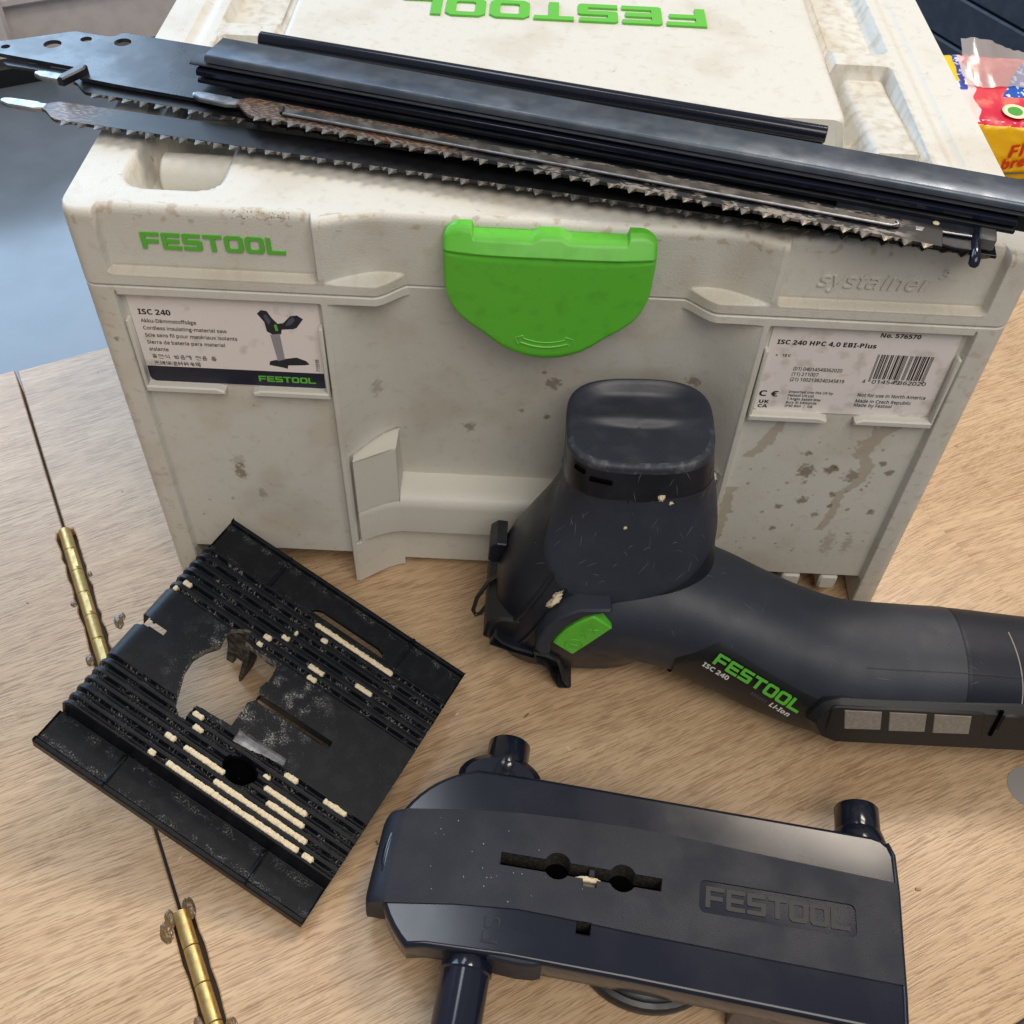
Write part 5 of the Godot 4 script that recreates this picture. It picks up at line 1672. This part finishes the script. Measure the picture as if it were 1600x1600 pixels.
func tower_at(u: float, y: float, grow := 0.0) -> Vector3:   # u: angle, 0 right, PI/2 towards the viewer
	var s := along_table(TOWER, 0, y)
	var n := 2.6 + 0.6 * smoothstep(0.124, 0.136, y) + 0.5 * smoothstep(0.09, 0.05, y)
	var cu := cos(u)
	var su := sin(u)
	var r := pow(pow(absf(cu), n) + pow(absf(su), n), -1.0 / n)
	return Vector3(s[1] + cu * r * (s[2] + grow), y, s[3] + su * r * (s[4] + grow))

func grip_at(x: float, phi: float, grow := 0.0) -> Vector3:   # phi: 0 towards the viewer, PI/2 up
	var s := along_table(GRIP, 0, x)
	var r: float = s[3] + grow
	var n := 2.3
	var q := pow(pow(absf(cos(phi)), n) + pow(absf(sin(phi)), n), -1.0 / n) * r
	return Vector3(x, s[1] + q * sin(phi), s[2] + q * cos(phi))

func build_saw() -> void:
	var t := thing("cordless_saw", "dark navy cordless saw body lying with its knob up and grip to the right", "cordless saw")
	var seg := 72
	# body
	var p := PackedVector3Array()
	var rows := 0
	for y in spans([0.012, 0.0035, 0.128]):
		for k in seg + 1: p.append(tower_at(TAU * k / seg, y))
		rows += 1
	var b := Mb.new()
	b.grid(p, rows, seg + 1, Vector3(0.04, 0.07, 0.025), Vector3.ZERO, PackedVector2Array(), PackedByteArray(), true)
	var c0 := b.vert(Vector3(0.028, 0.012, 0.03), Vector3.DOWN)
	for k in seg:
		var i := b.vert(p[k], Vector3.DOWN)
		b.vert(p[k + 1], Vector3.DOWN)
		b.tri(c0, i, i + 1)
	var body := part("motor_body", b.mesh(), M.black, t)
	# rubber sleeve, lower edge dipping towards the viewer
	var keys := [[-PI, 0.128], [-2.6, 0.108], [-PI / 2, 0.085], [-0.5, 0.095], [0.0, 0.106], [0.5, 0.092], [1.05, 0.0785], [1.5, 0.0715], [1.95, 0.0735], [2.3, 0.0810], [2.62, 0.092], [2.85, 0.106], [3.0, 0.118], [PI, 0.126]]
	p = PackedVector3Array()
	var cols := 121
	rows = 15
	for r in rows:
		for k in cols:
			var u := lerpf(-PI, PI, float(k) / (cols - 1))
			var lo: float = along_table(keys, 0, u)[1]
			var hi := 0.1315 + 0.0035 * cos(u)
			lo = minf(lo, hi - 0.0005)
			var f := float(r) / (rows - 1)
			var y := lerpf(lo, hi, f)
			p.append(tower_at(u, y, 0.0012 if r > 0 else 0.0))
	b = Mb.new()
	b.grid(p, rows, cols, Vector3(0.04, 0.10, 0.02))
	part("rubber_sleeve", b.mesh(), M.rubber, body)
	# cap with its dished top
	p = PackedVector3Array()
	rows = 0
	var add_ring := func(y_of: Callable, grow: float) -> void:
		for k in seg + 1:
			var u := TAU * k / seg
			p.append(tower_at(u, y_of.call(u), grow))
	var rim_y := func(u: float) -> float: return 0.1535 - 0.0030 * sin(u) + 0.0012 * cos(u)
	for f in [0.0, 0.3, 0.6, 0.9]:
		add_ring.call(func(u): return lerpf(0.1290 + 0.0035 * cos(u), rim_y.call(u) - 0.002, f), 0.0012); rows += 1
	for k in range(1, 6):
		var a := PI / 2 * k / 5
		add_ring.call(func(u): return rim_y.call(u) - 0.002 + 0.002 * sin(a), 0.0012 - 0.0022 * (1.0 - cos(a))); rows += 1
	var ctr := Vector3(0.0452, 0.1530, 0.0172)
	var edge := p.slice(p.size() - seg - 1)
	for k in range(1, 15):
		var f := maxf(1.0 - k / 14.0, 0.004)
		for q in edge:
			var w: Vector3 = ctr + (q - ctr) * Vector3(f, 1, f)
			w.y = lerpf(ctr.y, q.y, f * f)
			# two planes that meet in a ridge towards the back, dished a little
			var back := smoothstep(0.003, -0.003, w.z - 0.0155)
			w.y -= 0.0042 * (1.0 - f * f) * (1.0 - back)
			w.y -= 0.26 * maxf(0.0, 0.0155 - w.z) * smoothstep(0.0, 0.25, 1.0 - f)
			p.append(w)
		rows += 1
	b = Mb.new()
	b.grid(p.slice(0, (seg + 1) * 6), 6, seg + 1, Vector3(0.045, 0.14, 0.017), Vector3.ZERO, PackedVector2Array(), PackedByteArray(), true)
	var cap := part("knob_cap", b.mesh(), M.black, body)
	b = Mb.new()
	b.grid(p.slice((seg + 1) * 5), rows - 5, seg + 1, Vector3(0.045, 0.14, 0.017), Vector3.ZERO, PackedVector2Array(), PackedByteArray(), true)
	part("cap_face", b.mesh(), M.capworn, cap)
	# pale wear along the front of the rim
	p = PackedVector3Array()
	for r in 7:
		var a := PI / 2 * (r - 1.5) / 4.0
		for k in 41:
			var u := lerpf(0.15, 2.75, k / 40.0)
			p.append(tower_at(u, rim_y.call(u) - 0.002 + 0.0021 * sin(a) - (0.0008 if r == 0 else 0.0), 0.00126 - 0.0022 * (1.0 - cos(maxf(a, 0.0)))))
	b = Mb.new()
	b.grid(p, 7, 41, Vector3(0.045, 0.14, 0.017))
	part("worn_rim", b.mesh(), M.wear, cap)
	for k in [[2.36, 0.1430, 0.0030], [2.08, 0.1405, 0.0052]]:
		var c := tower_at(k[0], k[1], 0.0013)
		var c2 := tower_at(k[0] + 0.02, k[1], 0.0013)
		var dx := (c2 - c).normalized()
		b = Mb.new(); b.box(Vector3.ZERO, Vector3(k[2] * 2.0, 0.0026, 0.0012), 0.0004)
		var out := dx.cross(Vector3.UP).normalized()
		if out.z < 0.0: out = -out
		part("vent_slot", b.mesh(), M.deep, cap, Transform3D(Basis(Vector3.UP.cross(out), Vector3.UP, out), c))
	# grip
	p = PackedVector3Array()
	rows = 0
	for x in spans([0.018, 0.0015, 0.036, 0.004, 0.2085]):
		for k in seg + 1: p.append(grip_at(x, TAU * k / seg))
		rows += 1
	b = Mb.new()
	b.grid(p, rows, seg + 1, Vector3(0.09, 0.04, 0.045), Vector3.ZERO, PackedVector2Array(), PackedByteArray(), true)
	var grip := part("grip", b.mesh(), M.rubber, t)
	p = PackedVector3Array()
	rows = 0
	for x in [0.2070, 0.2082, 0.2090, 0.2110, 0.2150, 0.2250, 0.2350, 0.2450, 0.2550, 0.2700, 0.2850, 0.3000]:
		for k in seg + 1: p.append(grip_at(x, TAU * k / seg, -0.0012 if x < 0.2085 else -0.0002))
		rows += 1
	b = Mb.new()
	b.grid(p, rows, seg + 1, Vector3(0.25, 0.03, 0.067), Vector3.ZERO, PackedVector2Array(), PackedByteArray(), true)
	var last := p.slice(p.size() - seg - 1)
	var ends := PackedVector3Array()
	for f in [1.0, 0.97, 0.88, 0.6, 0.004]:
		for q in last: ends.append(Vector3(0.300 + 0.010 * sqrt(1.0 - f * f), 0.033 + (q.y - 0.033) * f, 0.066 + (q.z - 0.066) * f))
	b.grid(ends, 5, seg + 1, Vector3(0.28, 0.033, 0.066), Vector3.ZERO, PackedVector2Array(), PackedByteArray(), true)
	var pack := part("battery", b.mesh(), M.matte, t)
	b = Mb.new()   # moulding seams and the pale worn outline on the battery
	var seam := []
	for x in spans([0.160, 0.006, 0.290]): seam.append(grip_at(x, 0.98, 0.0001))
	b.tube(seam, [0.00022], 6)
	part("seam", b.mesh(), M.rubber, pack)
	b = Mb.new()
	var ring := []
	for k in 15: ring.append(grip_at(0.2330 + 0.004 * (k / 14.0), lerpf(1.75, -0.02, k / 14.0), -0.0001))
	for k in 10: ring.append(grip_at(0.2370 + 0.005 * k, -0.06 - 0.012 * k, -0.0001))
	b.tube(ring, [0.00035], 6)
	part("worn_seam", b.mesh(), M.dust, pack)
	# flared hood over the switch
	p = PackedVector3Array()
	# fine pale scratches on sleeve, cap and grip
	b = Mb.new()
	for k in 46:
		var u := rng.randf_range(0.3, 2.7)
		var y := rng.randf_range(0.082, 0.148)
		var du := rng.randf_range(-0.09, 0.09)
		var dy := rng.randf_range(-0.007, 0.007)
		b.tube([tower_at(u, y, 0.00122), tower_at(u + du * 0.5, y + dy * 0.5 + 0.0004, 0.00126), tower_at(u + du, y + dy, 0.00122)], [0.00006, rng.randf_range(0.00008, 0.00016), 0.00006], 5)
	var sc := part("scratches", b.mesh(), M.scratch, body)
	sc.set_meta("kind", "stuff")
	b = Mb.new()
	for k in 34:
		var x := rng.randf_range(0.06, 0.24)
		var ph := rng.randf_range(0.1, 1.7)
		var dx := rng.randf_range(-0.006, 0.006)
		var dp := rng.randf_range(-0.12, 0.12)
		b.tube([grip_at(x, ph, 0.00002), grip_at(x + dx * 0.5, ph + dp * 0.5, 0.00005), grip_at(x + dx, ph + dp, 0.00002)], [0.00005, rng.randf_range(0.00007, 0.00013), 0.00005], 5)
	sc = part("scratches", b.mesh(), M.scratch, grip)
	sc.set_meta("kind", "stuff")
	build_saw_front(t, body, grip)
	build_saw_strip(t, grip)

# a flat plate in a frame given by its corner, the direction along it and a point on its other side
func frame_of(o: Vector3, along_: Vector3, up_: Vector3) -> Transform3D:
	var x := along_.normalized()
	var z := x.cross(up_).normalized()
	return Transform3D(Basis(x, z.cross(x).normalized(), z), o)

func u_at(x: float, y: float) -> float:   # the angle on the viewer's left side where the body has this x
	var lo := PI / 2
	var hi := PI
	for k in 24:
		var m := (lo + hi) * 0.5
		if tower_at(m, y).x > x: lo = m
		else: hi = m
	return lo

func build_saw_front(t: Node3D, body: Node3D, grip: Node3D) -> void:
	# two ribs with a groove between them down the left front
	var b := Mb.new()
	for d in [[-11.5, 38.0, 12.5, 84.0], [-3.0, 32.0, 17.5, 76.0]]:
		var path := []
		for k in 12:
			var f := k / 11.0
			var y: float = lerpf(d[1], d[3], f) * 0.001
			path.append(tower_at(u_at(lerpf(d[0], d[2], f) * 0.001, y), y, -0.0002))
		b.tube(path, [0.0013, 0.0015, 0.0015, 0.0015, 0.0015, 0.0015, 0.0015, 0.0015, 0.0015, 0.0015, 0.0014, 0.0010], 10)
	part("guide_rib", b.mesh(), M.black, body)
	part("foam_bit", blob(0.0040, 0.5, 0.7), M.foam, body, Transform3D(Basis(Vector3(0.5, 0.85, 0), Vector3(-0.85, 0.5, 0), Vector3(0, 0, 1)).scaled_local(Vector3(1.5, 0.6, 0.6)), tower_at(2.10, 0.0700, 0.0008)))
	for k in [[1.95, 0.060, 0.0013], [2.02, 0.055, 0.0010], [1.32, 0.1335, 0.0016], [1.2, 0.1300, 0.0009], [1.75, 0.1150, 0.0008]]:
		part("foam_bit", blob(k[2], 0.6, 0.9), M.foam, body, Transform3D(Basis(), tower_at(k[0], k[1], 0.0012)))
	# switch: hood and green rocker
	var o := Vector3(0.0120, 0.0485, 0.0672)
	var xf := frame_of(o, Vector3(0.0202, 0.0225, -0.0010), Vector3(-0.0121, 0.0085, -0.0002))
	b = Mb.new()
	b.prism(mm([-10, -4.5, -9.4, 1.5, -3, 6.5, 8, 10.6, 18, 11.8, 28, 9.6, 39, -1.0, 38, -3.0, 34, -0.5, 27, 3.6, 16, 4.2, 6, 2.4, -1, -0.6, -6, -5.2]), -0.014, 0.0012, 0.0010)
	part("switch_hood", b.mesh(), M.rubber, grip, xf)
	b = Mb.new()
	b.prism(mm([0.4, -1.2, 5, 0.6, 12, 2.0, 20, 2.2, 28.6, 0.8, 29.4, 0.0, 29.6, -11.6, 28.8, -12.8, 14, -14.0, 1.6, -14.8, 0.4, -14.2]), -0.012, 0.0006, 0.0008)
	var sw := part("switch", b.mesh(), M.green, grip, xf)
	b = Mb.new()
	var ring := []
	for k in 25: ring.append(Vector3(0.0070 + 0.0042 * cos(TAU * k / 24.0), -0.0088 + 0.0042 * sin(TAU * k / 24.0), 0.0007))
	b.tube(ring, [0.00028], 6)
	b.tube([Vector3(0.0060, -0.0070, 0.0007), Vector3(0.0080, -0.0106, 0.0007)], [0.00028], 6)
	b.tube([Vector3(0.0205, -0.0050, 0.0007), Vector3(0.0240, -0.0090, 0.0007)], [0.00028], 6)
	b.tube([Vector3(0.0205, -0.0090, 0.0007), Vector3(0.0240, -0.0050, 0.0007)], [0.00028], 6)
	b.tube([Vector3(0.0148, -0.0060, 0.0007), Vector3(0.0160, -0.0050, 0.0007), Vector3(0.0172, -0.0062, 0.0007), Vector3(0.0156, -0.0086, 0.0007)], [0.00028], 6)
	part("switch_symbol", b.mesh(), M.green_flat, sw)
	# blade holder claws under the left end
	b = Mb.new()
	b.prism(mm([-13, 50, -20, 45, -22, 33, -17, 30, -5, 27, 10, 22, 22, 24, 30, 30, 26, 42, 10, 48]), 0.010, 0.0560, 0.0015)
	part("holder_block", b.mesh(), M.dark, t)
	b = Mb.new()
	b.prism(mm([-18.5, 35.0, -16.0, 42.5, -15.0, 42.8, -11.5, 37.6, -5, 33.4, 6, 29.0, 5, 24.0, -8, 29.6]), 0.034, 0.0620, 0.0010)
	part("claw", b.mesh(), M.black, t)
	b = Mb.new()
	b.prism(mm([4, 33.0, 12, 30.5, 17.5, 26.5, 19.5, 18.0, 21.5, 8.0, 25.5, 1.2, 24.8, 0.6, 18.4, 0.6, 14.8, 9, 10.8, 20.0, 5.5, 23.5]), 0.044, 0.0640, 0.0010)
	part("claw", b.mesh(), M.holder, t)
	b = Mb.new()
	b.prism(mm([18, 40, 52, 38, 50, 22, 44, 12, 28, 10, 24, 20]), 0.022, 0.0520, 0.002)
	part("holder_foot", b.mesh(), M.dark, t)
	b = Mb.new()
	b.prism(mm([-21.5, 54, -19.5, 51.5, -13, 52, -12, 67, -17, 67.5, -20.5, 64]), 0.006, 0.022, 0.0006)
	part("catch", b.mesh(), M.black, t)
	# wire loop at the left
	b = Mb.new()
	b.tube([Vector3(-0.012, 0.0500, 0.026), Vector3(-0.0205, 0.0465, 0.030), Vector3(-0.0262, 0.0360, 0.033), Vector3(-0.0282, 0.0275, 0.035), Vector3(-0.0268, 0.0245, 0.036), Vector3(-0.0240, 0.0265, 0.036), Vector3(-0.0200, 0.0340, 0.034), Vector3(-0.010, 0.0440, 0.030)], [0.0012], 10)
	part("wire_loop", b.mesh(), plain(lin(0.06, 0.055, 0.05), 0.3, 0.7), t)

func build_saw_strip(t: Node3D, grip: Node3D) -> void:
	# black label strip low on the grip, then the vent block of the battery
	var p := PackedVector3Array()
	var rows := 0
	var b := Mb.new()
	for x in spans([0.074, 0.002, 0.152]):
		var top := lerpf(0.56, 0.34, clampf((x - 0.092) / 0.05, 0.0, 1.0))
		if x < 0.092: top = lerpf(-0.05, 0.56, (x - 0.074) / 0.018)
		for k in 14:
			p.append(grip_at(x, lerpf(-1.15, top, k / 13.0), 0.0012 if k < 13 else 0.0))
		rows += 1
	b.grid(p, rows, 14, Vector3(0.1, 0.045, 0.04))
	var strip := part("label_strip", b.mesh(), M.dark, grip)
	var a := grip_at(0.0905, 0.24, 0.0014)
	var e := grip_at(0.1345, -0.02, 0.0014)
	var n := (grip_at(0.110, 0.24, 0.01) - grip_at(0.110, 0.24, 0.0)).normalized()
	var x := (e - a).normalized()
	var up_ := n.cross(x).normalized()
	n = x.cross(up_).normalized()
	var bs := Basis(x, up_, n)
	wordmark(strip, Transform3D(bs, a + n * 0.0016), 0.0480, 0.0072, 0.0003, M.green_mark, "printed_wordmark")
	text("text_line", "ISC 240", 0.0026, M.white_ink, strip, Transform3D(bs, a - up_ * 0.0035 + n * 0.0010 - x * 0.003), true, false, 0.0002, 1.15)
	text("text_line", "Li-Ion", 0.0026, M.white_ink, strip, Transform3D(bs, a - up_ * 0.0035 + n * 0.0014 + x * 0.0350), true, false, 0.0002, 1.1, true)
	for k in 6:
		b = Mb.new()
		b.prism(mm([0, 0, 1.0, 0, 1.0, 1.8, 0, 1.8]), 0.0, 0.0002)
		part("charge_bar", b.mesh(), M.ink_soft, strip, Transform3D(bs, a - up_ * 0.0045 + n * 0.0014 + x * (0.0245 + 0.0015 * k)))
	# vent block
	b = Mb.new()
	var o := mm([138.5, 45, 136.5, 38, 143, 27, 152, 22.5, 299, 22.5, 302, 25.5, 302, 51.0, 299, 53.4, 150, 54.0, 142, 51.0])
	b.prism(o, 0.050, 0.1000, 0.0030)
	var tilt := Transform3D(Basis(Vector3(1, 0, 0), deg_to_rad(-9.0)), Vector3.ZERO)
	tilt.origin = Vector3(0, 0.036, 0.1000) - tilt.basis * Vector3(0, 0.036, 0.1000)
	var block := part("battery_block", b.mesh(), M.dark, t, tilt)
	b = Mb.new()
	b.prism(mm([146, 35.0, 147.5, 33.8, 219, 33.8, 220.5, 35.0, 217, 51.4, 215.5, 52.2, 147, 52.2, 145.0, 50.6]), 0.0999, 0.1010, 0.0006)
	part("vent_frame", b.mesh(), M.dark, block)
	for k in 3:
		b = Mb.new()
		var x0 := 0.1510 + 0.0212 * k
		b.prism(PackedVector2Array([Vector2(x0 + 0.0030, 0.0368), Vector2(x0 + 0.0202, 0.0372), Vector2(x0 + 0.0176, 0.0502), Vector2(x0, 0.0502)]), 0.1002, 0.1014, 0.0003)
		part("vent_mesh", b.mesh(), M.mesh, block)
	b = Mb.new()
	b.box(Vector3(0.2245, 0.0450, 0.1002), Vector3(0.0016, 0.0180, 0.0012))
	part("gap", b.mesh(), M.deep, block)
	b = Mb.new()
	b.box(Vector3(0.2310, 0.0455, 0.0998), Vector3(0.0095, 0.0110, 0.0020), 0.0006)
	part("release_button", b.mesh(), M.dark, block)

# ---------------------------------------------------------------- printed pack at the back right
func build_pack() -> void:
	var t := thing("product_pack", "red and yellow plastic pack with clear film top behind the case", "pack", Vector3(0.395, 0, -0.467))
	t.rotation.y = deg_to_rad(-3.0)
	var w := 512
	var h := 512
	var f := noise(0.012, 4, 701)
	var g := noise(0.03, 4, 703)
	var im := Image.create(w, h, false, Image.FORMAT_RGB8)
	for y in h:
		for x in w:
			var u := float(x) / w
			var v := float(y) / h    # 0 top of the back, 1 bottom of the front
			var n := f.get_noise_2d(x, y)
			var c := Color(0.93, 0.74, 0.02)
			var px := -60.0 + 180.0 * u            # mm across, from the badge
			var pz := (v - 0.665) * 310.0          # mm from the front edge backwards
			if v < 0.665:
				c = Color(0.80, 0.12, 0.24).lerp(Color(0.84, 0.26, 0.30), smoothstep(-10.0, -50.0, pz))
				var s := smoothstep(0.0, 0.28, n + 0.28 * sin(px * 0.09 + pz * 0.10)) * smoothstep(-22.0, -34.0, pz)
				c = c.lerp(Color(0.92, 0.50, 0.42), s * 0.75)
				if pz < -4.0 and px < -30.0 - pz * 0.02 + 2.0 * sin(pz * 0.2) : c = Color(0.92, 0.80, 0.78)
				if px < -33.0 and pz < -52.0: c = Color(0.24, 0.30, 0.66).lerp(Color(0.86, 0.86, 0.92), step01(g.get_noise_2d(x, y) > 0.1))
				if px < -38.0 and pz < -66.0: c = Color(0.92, 0.76, 0.10)
				if px + pz * 0.45 > -26.0 and pz < -44.0:
					c = Color(0.10, 0.32, 0.68).lerp(Color(0.85, 0.9, 0.95), step01(g.get_noise_2d(x * 2.0, y * 2.0) > 0.22))
				if pz > -9.0 and g.get_noise_2d(x * 1.3, y * 3.0) > 0.36: c = Color(0.95, 0.88, 0.88)
			im.set_pixel(x, y, c)
	var m := StandardMaterial3D.new()
	m.albedo_texture = ImageTexture.create_from_image(im)
	m.roughness = 0.36
	# profile from the back up over the top and down the front: [z, y, v]
	var prof := [[-0.130, 0.002, 0.0], [-0.128, 0.030, 0.10], [-0.120, 0.050, 0.20], [-0.106, 0.055, 0.30], [-0.078, 0.0545, 0.41], [-0.050, 0.0535, 0.50], [-0.024, 0.0515, 0.585], [-0.006, 0.0490, 0.645], [-0.001, 0.0478, 0.665], [0.001, 0.0450, 0.69], [0.001, 0.022, 0.86], [0.000, 0.004, 0.98], [-0.002, 0.001, 1.0]]
	var p := PackedVector3Array()
	var uv := PackedVector2Array()
	var rows := 60
	var cols := 60
	for r in rows:
		var q := along_table(prof, 2, float(r) / (rows - 1))
		for c in cols:
			var u := float(c) / (cols - 1)
			var e := 1.0 - pow(absf(u * 2.0 - 1.0), 16.0)
			var wr := g.get_noise_2d(c * 7.0, r * 7.0) * 0.0016
			p.append(Vector3(-0.060 + 0.18 * u + wr * 0.5, maxf(0.0012, q[1] * lerpf(0.45, 1.0, e) + wr), q[0] + wr))
			uv.append(Vector2(u, float(r) / (rows - 1)))
	var b := Mb.new()
	b.grid(p, rows, cols, Vector3(0.06, 0.02, -0.07), Vector3.ZERO, uv)
	var bag := part("printed_wrap", b.mesh(), m, t)
	# raised film seam sticking up at the top
	p = PackedVector3Array()
	for r in 8:
		for c in 40:
			var u := c / 39.0
			p.append(Vector3(-0.036 + 0.150 * u, 0.0555 + 0.016 * (r / 7.0) * (0.85 + 0.35 * sin(u * 11.0 + 0.6)) + g.get_noise_2d(c * 12.0, r * 5.0) * 0.002, -0.056 - 0.050 * (r / 7.0) + 0.003 * sin(u * 15.0)))
	b = Mb.new()
	b.grid(p, 8, 40, Vector3.ZERO, Vector3(0, 1, 0.3))
	var film := plain(Color(0.80, 0.76, 0.74, 0.45), 0.15)
	film.transparency = BaseMaterial3D.TRANSPARENCY_ALPHA
	part("film_seam", b.mesh(), film, t)
	# round green badge and red italic lettering on the yellow side
	b = Mb.new(); b.cap(disc(0, 0, 0.0105, 28), 0.0, 1.0)
	var tilt := Transform3D(Basis(Vector3(1, 0, 0), deg_to_rad(-85.0)), Vector3(-0.0005, 0.0527, -0.0190))
	var badge := part("badge", b.mesh(), plain(Color(0.90, 0.86, 0.70), 0.35), bag, tilt)
	b = Mb.new(); b.cap(disc(0, 0, 0.0062, 24), 0.0003, 1.0)
	part("badge_centre", b.mesh(), plain(Color(0.30, 0.62, 0.26), 0.35), badge)
	var red := plain(Color(0.80, 0.16, 0.08), 0.4)
	text("text_line", "Flo", 0.0110, red, bag, Transform3D(Basis(Vector3(0.96, 0.28, 0), Vector3(-0.28, 0.96, 0.05), Vector3(0, 0, 1)), Vector3(-0.0010, 0.0270, 0.0022)), true, false, 0.0006, 1.0, true)
	text("text_line", "bre", 0.0090, red, bag, Transform3D(Basis(Vector3(0.96, 0.28, 0), Vector3(-0.28, 0.96, 0.05), Vector3(0, 0, 1)), Vector3(-0.0030, 0.0150, 0.0024)), true, false, 0.0006, 1.0, true)
	b = Mb.new()
	b.prism(mm([-9, 5.4, 0, 6.4, 22, 9.2, 22, 10.6, 0, 8.2, -8, 7.2]), 0.0016, 0.0022)
	part("grey_stroke", b.mesh(), plain(Color(0.42, 0.40, 0.36), 0.5), bag)

func step01(c: bool) -> float:
	return 1.0 if c else 0.0
